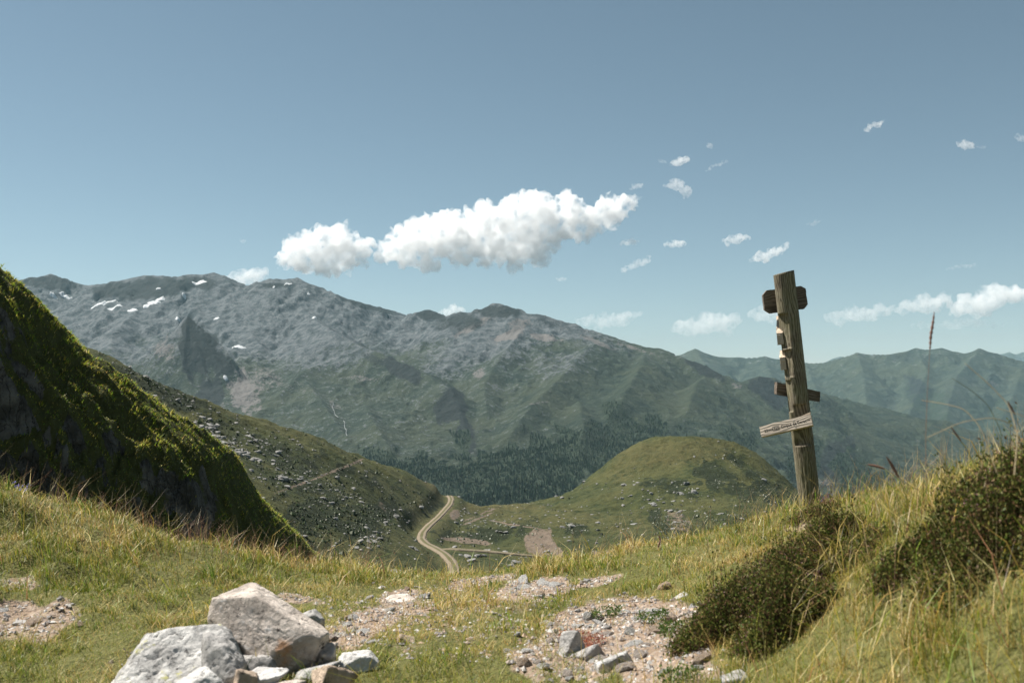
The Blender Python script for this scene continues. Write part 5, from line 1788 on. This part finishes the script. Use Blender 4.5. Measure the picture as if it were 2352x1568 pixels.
BOULDER_MARKS = [(300, 860, 'near the top of the left slope behind the steep hill'), (400, 905, 'high on the left slope, just under its skyline'), (480, 985, 'in the big scree beside the steep hill'), (540, 1030, 'below the big scree beside the steep hill'), (620, 1000, 'on the left slope right of the big scree'),
                 (600, 1100, 'low down close to the edge of the steep hill'), (700, 1020, 'under the skyline in the middle of the left slope'), (720, 1090, 'above the slanting path on the left slope'), (800, 1060, 'at the upper end of the slanting path'), (700, 1150, 'below the slanting path on the left slope'),
                 (800, 1150, 'in the middle of the dark left slope'), (905, 1178, 'at the thin scree streak left of the road'), (845, 1238, 'in the lower scree patch left of the road'), (760, 1230, 'just above the near grass, left of the lower scree'), (930, 1120, 'near the end of the left slope above the road'), (930, 1240, 'left of the road bend'),
                 (1000, 1180, 'left of the road where it climbs away'), (1060, 1175, 'right of the road where it climbs away'), (1060, 1280, 'just below the road fork'), (1180, 1290, 'below the straight track'), (1120, 1230, 'on the green flat inside the road bend'), (1130, 1175, 'near the skyline of the saddle'), (1240, 1200, 'above the bare earth cone'),
                 (1300, 1260, 'right of the bare earth cone'), (1250, 1160, 'on the saddle skyline left of the rounded hill'), (1330, 1215, 'beside the dark shrub in the middle of the saddle'), (1400, 1115, 'on the left shoulder of the rounded hill'), (1480, 1135, 'at the left foot of the rounded hill'), (1560, 1160, 'at the middle foot of the rounded hill'),
                 (1640, 1150, 'at the right foot of the rounded hill'), (1650, 1190, 'just above the near grass below the rounded hill'), (1450, 1220, 'on the rough grass in front of the rounded hill'), (1700, 1090, 'on the right flank of the rounded hill')]
for n_, i_ in enumerate(big):
    x, y, z, X, Y = bs[i_]
    s = size[i_]
    o = bpy.data.objects.new('boulder', BM[n_ % 6])
    COL.objects.link(o)
    o.location = (x, y, z + 0.15 * s)
    o.scale = (s * RNG.uniform(0.8, 1.3), s, s * RNG.uniform(0.6, 1.0))
    o.rotation_euler = (RNG.uniform(-.3, .3), RNG.uniform(-.3, .3), RNG.uniform(0, 6.28))
    zl_, o['group'] = zone(X, Y)
    szn = 'biggest' if s > 1.25 else 'large' if s > 0.8 else 'medium' if s > 0.55 else 'small'
    mk = min(BOULDER_MARKS, key=lambda q: (q[0] - X) ** 2 + 3 * (q[1] - Y) ** 2)[2]
    fm = 'long' if o.scale.x > 1.15 * s else 'squat' if o.scale.z < 0.72 * s else 'tall' if o.scale.z > 0.9 * s else 'blocky'
    o['label'] = f'{szn} {fm} grey boulder {mk}'
    o['category'] = 'boulder'
v0, f0 = ico(1)
n = len(rest)
sv = v0[None] * RNG.uniform(0.6, 1.3, (n, len(v0), 1)) * size[rest][:, None, None] * np.array((1, 1, 0.7))
sv = sv + bs[rest][:, None, :3]
cb_ = np.repeat(np.array((0.22, 0.212, 0.20))[None] * RNG.uniform(0.6, 1.25, (n, 1)), len(v0), 0)
me = raw_mesh('rock_debris', sv.reshape(-1, 3), (f0[None] + len(v0) * np.arange(n)[:, None, None]).reshape(-1, 3), 3, False, {'col': cb_})
link('rock_debris', me, MT_gravel, kind='stuff', label='scree and small rocks strewn over the saddle and slopes')

# dwarf shrubs
ss_ = mid_samples(80000, lambda X, Y: 0.5 * np.clip(blobs(X, Y, SHRUB, 0.6, 0.55, 71, 22.0) - 0.1 + 0.3 * fbm(X / 25, Y / 12, 3, 77), 0, 1) + 0.015)
n = len(ss_)
v0 = oct_v
sz = RNG.lognormal(-0.85, 0.4, n)
sv = v0[None] * RNG.uniform(0.5, 1.3, (n, 6, 1)) * sz[:, None, None] * np.array((1, 1, 0.75)) + ss_[:, None, :3]
cs = np.repeat(np.array((0.030, 0.043, 0.016))[None] * RNG.uniform(0.5, 1.6, (n, 1)), 6, 0)
me = raw_mesh('dwarf_shrubs', sv.reshape(-1, 3), (oct_f[None] + 6 * np.arange(n)[:, None, None]).reshape(-1, 3), 3, False, {'col': cs})
link('dwarf_shrubs', me, MT_conifer, kind='stuff', label='dark dwarf shrubs on the saddle slopes')

# ------------------------------------------------------------------ forest on the valley floor
n = 95000
y = np.exp(RNG.uniform(math.log(1950), math.log(4700), n))
x = RNG.uniform(-0.22, 0.50, n) * y
z = mass_h(x, y)
X, Y = PX(x, y, z)
ok = RNG.uniform(0, 1, n) < sst(0.42, 0.70, blobs(X, Y, FOREST, 0.5, 0.5, 94, 40.0) + 0.22 * fbm(x / 110, y / 140, 4, 95)) * 0.85
x, y, z = x[ok], y[ok], z[ok]
n = len(x)
ht = RNG.uniform(4, 11, n) * (1 + 0.25 * fbm(x / 200, y / 200, 2, 96))
rd = ht * RNG.uniform(0.15, 0.22, n)
rings = [(0.06, 1.0), (0.42, 0.55), (0.40, 0.78), (1.0, 0.0)]
tv, K = [], 5
aa = np.linspace(0, 2 * np.pi, K, endpoint=False)
a0 = RNG.uniform(0, 6.28, n)
for hz, rr_ in ((0.05, 1.0), (0.55, 0.30), (0.40, 0.72)):
    for q_ in range(K):
        tv.append(np.stack([x + rd * rr_ * np.cos(aa[q_] + a0), y + rd * rr_ * np.sin(aa[q_] + a0), z + ht * hz], -1))
tv.append(np.stack([x, y, z + ht], -1))
tv = np.stack(tv, 1)
tf = []
for q_ in range(K):
    r_ = (q_ + 1) % K
    tf += [(q_, r_, K + r_), (q_, K + r_, K + q_), (2 * K + q_, 2 * K + r_, 3 * K)]
tf = np.array(tf)
tc = np.repeat(np.array((0.020, 0.034, 0.019))[None] * RNG.uniform(0.4, 1.9, (n, 1)), 3 * K + 1, 0)
me = raw_mesh('forest', tv.reshape(-1, 3), (tf[None] + (3 * K + 1) * np.arange(n)[:, None, None]).reshape(-1, 3), 3, False, {'col': tc})
link('forest', me, MT_conifer, kind='stuff', label='dark conifer forest on the lower slopes of the valley')

# ------------------------------------------------------------------ snow fields and streams
ms = M('old_snow')
MT_snow = ms.done(ms.mix(ms.noise(ms.pos(), 0.05, 5), (0.42, 0.44, 0.46), (0.62, 0.63, 0.64)), None, 0.7)
mw = M('white_water')
MT_water = mw.done(mw.mix(mw.noise(mw.pos(), 0.2, 4), (0.09, 0.10, 0.10), (0.22, 0.235, 0.235)), None, 0.5)
SNOW = [(459, 649, 36, 7, 'long snow patch below the sharp left summit'), (423, 679, 10, 9, 'small snow patch in a gully below the sharp left summit'), (353, 696, 26, 12, 'widest bright snow patch at the foot of the left wall'),
        (336, 704, 15, 8, 'snow patch just left of the brightest one'), (369, 686, 22, 7, 'slanting snow patch just above the brightest one'), (238, 697, 58, 10, 'long snow streak under the second left summit'), (262, 708, 40, 5, 'thin snow streak below the long one'),
        (306, 713, 26, 5, 'lowest thin snow streak under the left wall'), (124, 681, 20, 5, 'small snow patch far left'), (146, 679, 18, 5, 'second small snow patch from the far left'), (158, 686, 13, 5, 'third small snow patch from the far left'),
        (409, 731, 14, 5, 'small snow spot above the dark pyramid'), (549, 798, 32, 4, 'flat snow strip right of the dark pyramid'), (518, 868, 11, 6, 'snow spot at the right foot of the dark pyramid'), (722, 729, 9, 15, 'snow gully below the flat topped peak'),
        (661, 653, 18, 3, 'thin snow line on the flat topped peak'), (629, 660, 5, 7, 'snow spot left on the flat topped peak'), (497, 732, 15, 3, 'thin snow line right above the pyramid'), (364, 663, 9, 5, 'snow spot high on the left wall'), (709, 676, 7, 3, 'snow speck right of the flat topped peak')]
for kk, (X, Y, w_, h_, lb_) in enumerate(SNOW):
    p = hit(mass_h, X, Y, 3200, 7200, 500)
    if p is None:
        continue
    e = 25.0
    g_ = float((mass_h(np.array([p[0]]), np.array([p[1] + e])) - mass_h(np.array([p[0]]), np.array([p[1] - e])))[0] / (2 * e))
    sx = w_ * p[1] / F / 2
    sy = min(h_ * p[1] / F / 2 / max(g_ - p[2] / p[1], 0.22), 2.2 * sx)
    na, nr = 28, 5
    aa = np.linspace(0, 2 * np.pi, na, endpoint=False)
    edge = 1 + 0.35 * fbm(np.cos(aa) * 1.7 + kk * 5, np.sin(aa) * 1.7, 3, 150)
    vv = [(p[0], p[1])]
    for r_ in range(1, nr + 1):
        for q_ in range(na):
            vv.append((p[0] + sx * edge[q_] * r_ / nr * math.cos(aa[q_]), p[1] + sy * edge[q_] * r_ / nr * math.sin(aa[q_])))
    vv = np.array(vv)
    zz = mass_h(vv[:, 0], vv[:, 1]) + 4.0
    zz[-na:] -= 5.5
    ff = [(0, 1 + q_, 1 + (q_ + 1) % na) for q_ in range(na)]
    for r_ in range(nr - 1):
        for q_ in range(na):
            a_, b_ = 1 + r_ * na + q_, 1 + r_ * na + (q_ + 1) % na
            ff += [(a_, a_ + na, b_ + na), (a_, b_ + na, b_)]
    me = raw_mesh('snow_patch', np.column_stack([vv - p[:2], zz - p[2]]), np.array(ff), 3, True)
    o = link('snow_patch', me, MT_snow, label=lb_, category='snow patch', group='old snow patches on the massif')
    o.location = p


def stream(px, w_, lb_):
    pts = [hit(mass_h, X, Y, 2000, 6000, 500) for X, Y in px]
    ln = smooth_line([p for p in pts if p is not None], 30)
    ln[:, 0] += 2.5 * noise2(np.arange(30) / 3.0, np.zeros(30) + 0.4, 160)
    ln[:, 2] = mass_h(ln[:, 0], ln[:, 1]) + 2.0
    v = np.stack([ln - (w_ / 2, 0, 1.5), ln + (0, 0, 0.8), ln + (w_ / 2, 0, -1.5)], 1).reshape(-1, 3)
    link('stream', raw_mesh('stream', v, grid_faces(30, 3), 4), MT_water, kind='structure', label=lb_)


stream([(766, 925), (763, 935), (768, 948), (776, 958)], 1.8, 'upper thread of the white mountain stream')
stream([(790, 966), (791, 978), (795, 990), (797, 1001)], 2.4, 'waterfall thread lower down the green slope')

# ------------------------------------------------------------------ clouds
_CM = {}


def cloud_mat(density, grain=0.0):
    d = round(density, 5)
    if (d, grain) not in _CM:
        m = bpy.data.materials.new('cloud_vapour')
        m.use_nodes = True
        nn, ll = m.node_tree.nodes, m.node_tree.links
        nn.clear()
        o = nn.new('ShaderNodeOutputMaterial')
        v = nn.new('ShaderNodeVolumePrincipled')
        v.inputs['Color'].default_value = (1, 1, 1, 1)
        v.inputs['Density'].default_value = d
        v.inputs['Anisotropy'].default_value = 0.0
        ll.new(v.outputs[0], o.inputs['Volume'])
        if grain:
            tc = nn.new('ShaderNodeTexCoord')
            no = nn.new('ShaderNodeTexNoise')
            no.inputs['Scale'].default_value = 1.0 / grain
            no.inputs['Detail'].default_value = 4.0
            no.inputs['Roughness'].default_value = 0.6
            mr = nn.new('ShaderNodeMapRange')
            mr.interpolation_type = 'SMOOTHSTEP'
            mr.inputs['From Min'].default_value = 0.40
            mr.inputs['From Max'].default_value = 0.58
            mr.inputs['To Min'].default_value = 0.0
            mr.inputs['To Max'].default_value = d
            ll.new(tc.outputs['Object'], no.inputs['Vector'])
            ll.new(no.outputs['Fac'], mr.inputs['Value'])
            ll.new(mr.outputs[0], v.inputs['Density'])
        else:
            m.cycles.homogeneous_volume = True
        _CM[(d, grain)] = m
    return _CM[(d, grain)]


def cloud(bl, depth, density, label, seed, vox=0.22, amp=0.38, grain=0.0):
    """closed lumpy body of vapour: spheres (X, Y, r in survey units), merged and roughened"""
    bl = np.array(bl, float)
    rng = np.random.default_rng(seed)
    c = P(bl[:, 0], bl[:, 1], depth + rng.uniform(-0.5, 0.5, len(bl)) * bl[:, 2] * depth / F)
    r = bl[:, 2] * depth / F
    o0 = c.mean(0)
    v0, f0 = ico(3)
    vs_ = np.concatenate([v0 * r_ * np.array((1, 1.1, 0.92)) + c_ - o0 for c_, r_ in zip(c, r)])
    fs_ = np.concatenate([f0 + len(v0) * k for k in range(len(c))])
    me = raw_mesh('tmp', vs_, fs_, 3)
    t = bpy.data.objects.new('tmp', me)
    COL.objects.link(t)
    md = t.modifiers.new('r', 'REMESH')
    md.mode = 'VOXEL'
    md.voxel_size = float(np.median(r)) * vox
    bpy.context.view_layer.update()
    m2 = bpy.data.meshes.new_from_object(t.evaluated_get(bpy.context.evaluated_depsgraph_get()))
    COL.objects.unlink(t)
    bpy.data.objects.remove(t)
    n = len(m2.vertices)
    co = np.empty(n * 3, np.float32)
    no = np.empty(n * 3, np.float32)
    m2.vertices.foreach_get('co', co)
    m2.vertex_normals.foreach_get('vector', no)
    co, no = co.reshape(-1, 3).astype(float), no.reshape(-1, 3)
    R = float(np.median(r))
    bill = 0.0
    for k, a_ in ((0, 1.0), (1, 0.6), (2, 0.42), (3, 0.28), (4, 0.16)):
        q_ = co / (R * 0.85) * 2 ** k + seed + 9.7 * k
        bill = bill + a_ * np.abs(noise3(q_[:, 0], q_[:, 1], q_[:, 2], seed + k))
    co = co + no * (amp * R * (1.25 * bill - 0.8))[:, None]
    m2.vertices.foreach_set('co', co.astype(np.float32).ravel())
    m2.update()
    t = bpy.data.objects.new('tmp', m2)
    COL.objects.link(t)
    md = t.modifiers.new('r', 'REMESH')
    md.mode = 'VOXEL'
    md.voxel_size = R * vox * 0.8
    bpy.context.view_layer.update()
    m2 = bpy.data.meshes.new_from_object(t.evaluated_get(bpy.context.evaluated_depsgraph_get()))
    COL.objects.unlink(t)
    bpy.data.objects.remove(t)
    m2.polygons.foreach_set('use_smooth', np.ones(len(m2.polygons), bool))
    m2.update()
    m2.materials.clear()
    m2.materials.append(cloud_mat(density, grain))
    m2.name = 'cloud'
    o = link('cloud', m2, None, label=label, category='cloud', group='clouds over the mountains')
    o.location = o0
    return o


def ell(cx_, cy_, rx, ry, rot, seed, k=9, rs=0.62):
    rng = np.random.default_rng(seed)
    out = []
    for q_ in range(k):
        t = (q_ + 0.5) / k * 2 - 1
        u = rx * t * 0.88
        hh_ = ry * math.sqrt(max(0.08, 1 - t * t))
        v = rng.uniform(-0.35, 0.35) * ry
        a = math.radians(rot)
        out.append((cx_ + u * math.cos(a) - v * math.sin(a), cy_ + u * math.sin(a) + v * math.cos(a), max(hh_ * rng.uniform(0.55, 0.95), ry * 0.25)))
    return out


cloud([(895, 580, 22), (908, 562, 30), (935, 560, 38), (960, 545, 42), (1000, 530, 42), (1030, 520, 36), (1060, 535, 48), (1105, 518, 46), (1140, 510, 44), (1185, 492, 46), (1225, 485, 42), (1150, 560, 44), (1200, 565, 40), (1225, 585, 26), (1095, 570, 36), (1050, 570, 26),
       (985, 590, 26), (950, 590, 24), (1265, 490, 38), (1310, 490, 36), (1345, 500, 34), (1385, 490, 30), (1415, 480, 26), (1440, 468, 22), (1458, 455, 13), (1290, 525, 30), (1340, 525, 22), (1180, 470, 22), (1300, 460, 20), (1020, 568, 26), (1065, 588, 22), (1120, 588, 24), (1180, 588, 24), (1250, 545, 32), (1215, 540, 40), (1000, 560, 36), (925, 585, 26)], 14000, 0.0105, 'largest white cumulus cloud stretched above the middle of the massif', 301, 0.135, 0.78, 150.0)
cloud([(662, 592, 26), (690, 572, 32), (720, 556, 32), (755, 552, 32), (790, 560, 32), (818, 566, 26), (836, 562, 14), (700, 600, 28), (740, 596, 36), (785, 598, 30), (820, 592, 22), (660, 606, 14), (745, 620, 16)], 14000, 0.0105, 'round white cumulus cloud left of the largest one', 302, 0.135, 0.78, 150.0)
SM = [  # X, Y, rx, ry, rot, depth, density, label
    (1562, 371, 24, 13, -12, 13000, 0.0050, 'small bright cloud high above the largest one'), (1522, 371, 12, 5, 10, 13000, 0.0022, 'tiny wisp left of the small high cloud'),
    (1548, 424, 28, 14, -8, 13000, 0.0030, 'ragged wisp right of the tip of the largest cloud'), (1572, 438, 16, 14, 60, 13000, 0.0030, 'thin veil hanging below the ragged wisp'), (1645, 380, 34, 7, -24, 13000, 0.0022, 'drawn out wisp slanting up above the post side'),
    (1630, 335, 6, 7, 60, 13000, 0.0025, 'tiny puff above the small high cloud'), (1462, 428, 20, 7, -15, 13500, 0.0030, 'small puff just above the right tip of the largest cloud'),
    (2008, 288, 32, 10, -22, 12500, 0.0042, 'small bright cloud high up above the post'), (2218, 331, 22, 12, 20, 12500, 0.0040, 'small cloud in the upper right of the sky'), (2255, 338, 14, 5, 0, 12500, 0.0016, 'faint wisp beside the upper right cloud'), (2345, 318, 16, 9, 20, 12500, 0.0022, 'wisp touching the right edge of the sky'),
    (1446, 556, 26, 9, -8, 14000, 0.0042, 'small flat cloud below the tip of the largest one'), (1550, 560, 30, 11, -8, 14000, 0.0050, 'oval cloud second from the largest one'), (1692, 550, 40, 12, -6, 14000, 0.0040, 'flat lens cloud third from the largest one'), (1766, 582, 56, 14, -22, 14000, 0.0042, 'slanting bright cloud closest to the top of the post'),
    (1460, 608, 46, 12, -24, 14500, 0.0024, 'thin slanting cloud under the small flat one'), (1290, 641, 14, 6, 0, 15000, 0.0028, 'tiny puff above the round central summit'), (565, 634, 62, 22, -4, 16000, 0.0024, 'hazy cloud peeping over the sharp left summit'), (1040, 712, 34, 16, -4, 17000, 0.0032, 'hazy cloud resting behind the small central peak'),
    (558, 553, 9, 5, 0, 15000, 0.0018, 'tiny faint puff high over the left summits'), (2210, 612, 46, 7, -6, 15000, 0.0012, 'faint streak in the right sky'), (1870, 512, 22, 7, -14, 14500, 0.0012, 'faint wisp above and right of the post'),
    (1400, 735, 90, 22, -6, 22000, 0.0009, 'pale low cloud bank behind the right shoulder of the massif'), (1625, 742, 95, 28, -4, 22000, 0.0012, 'pale low cloud bank left of the post'), (1760, 722, 50, 20, -4, 22000, 0.0011, 'pale low cloud directly behind the upper post'),
    (1975, 722, 95, 24, -8, 22000, 0.0012, 'pale low cloud bank right of the post'), (2120, 700, 80, 24, -6, 22000, 0.0016, 'low white cloud second from the right edge'), (2285, 688, 130, 34, -10, 22000, 0.0019, 'brightest low cloud bank at the right edge'), (2200, 745, 130, 16, 0, 22000, 0.0007, 'lowest faint cloud streak on the right')]
for kk, (X, Y, rx, ry, rot, dp, dens, lb_) in enumerate(SM):
    cloud(ell(X, Y, rx, ry, rot, 310 + kk, 11 if rx > 40 else 7), dp, dens * 1.9, lb_, 310 + kk, 0.28, 0.65, round(ry * dp / F * 0.9, 1))
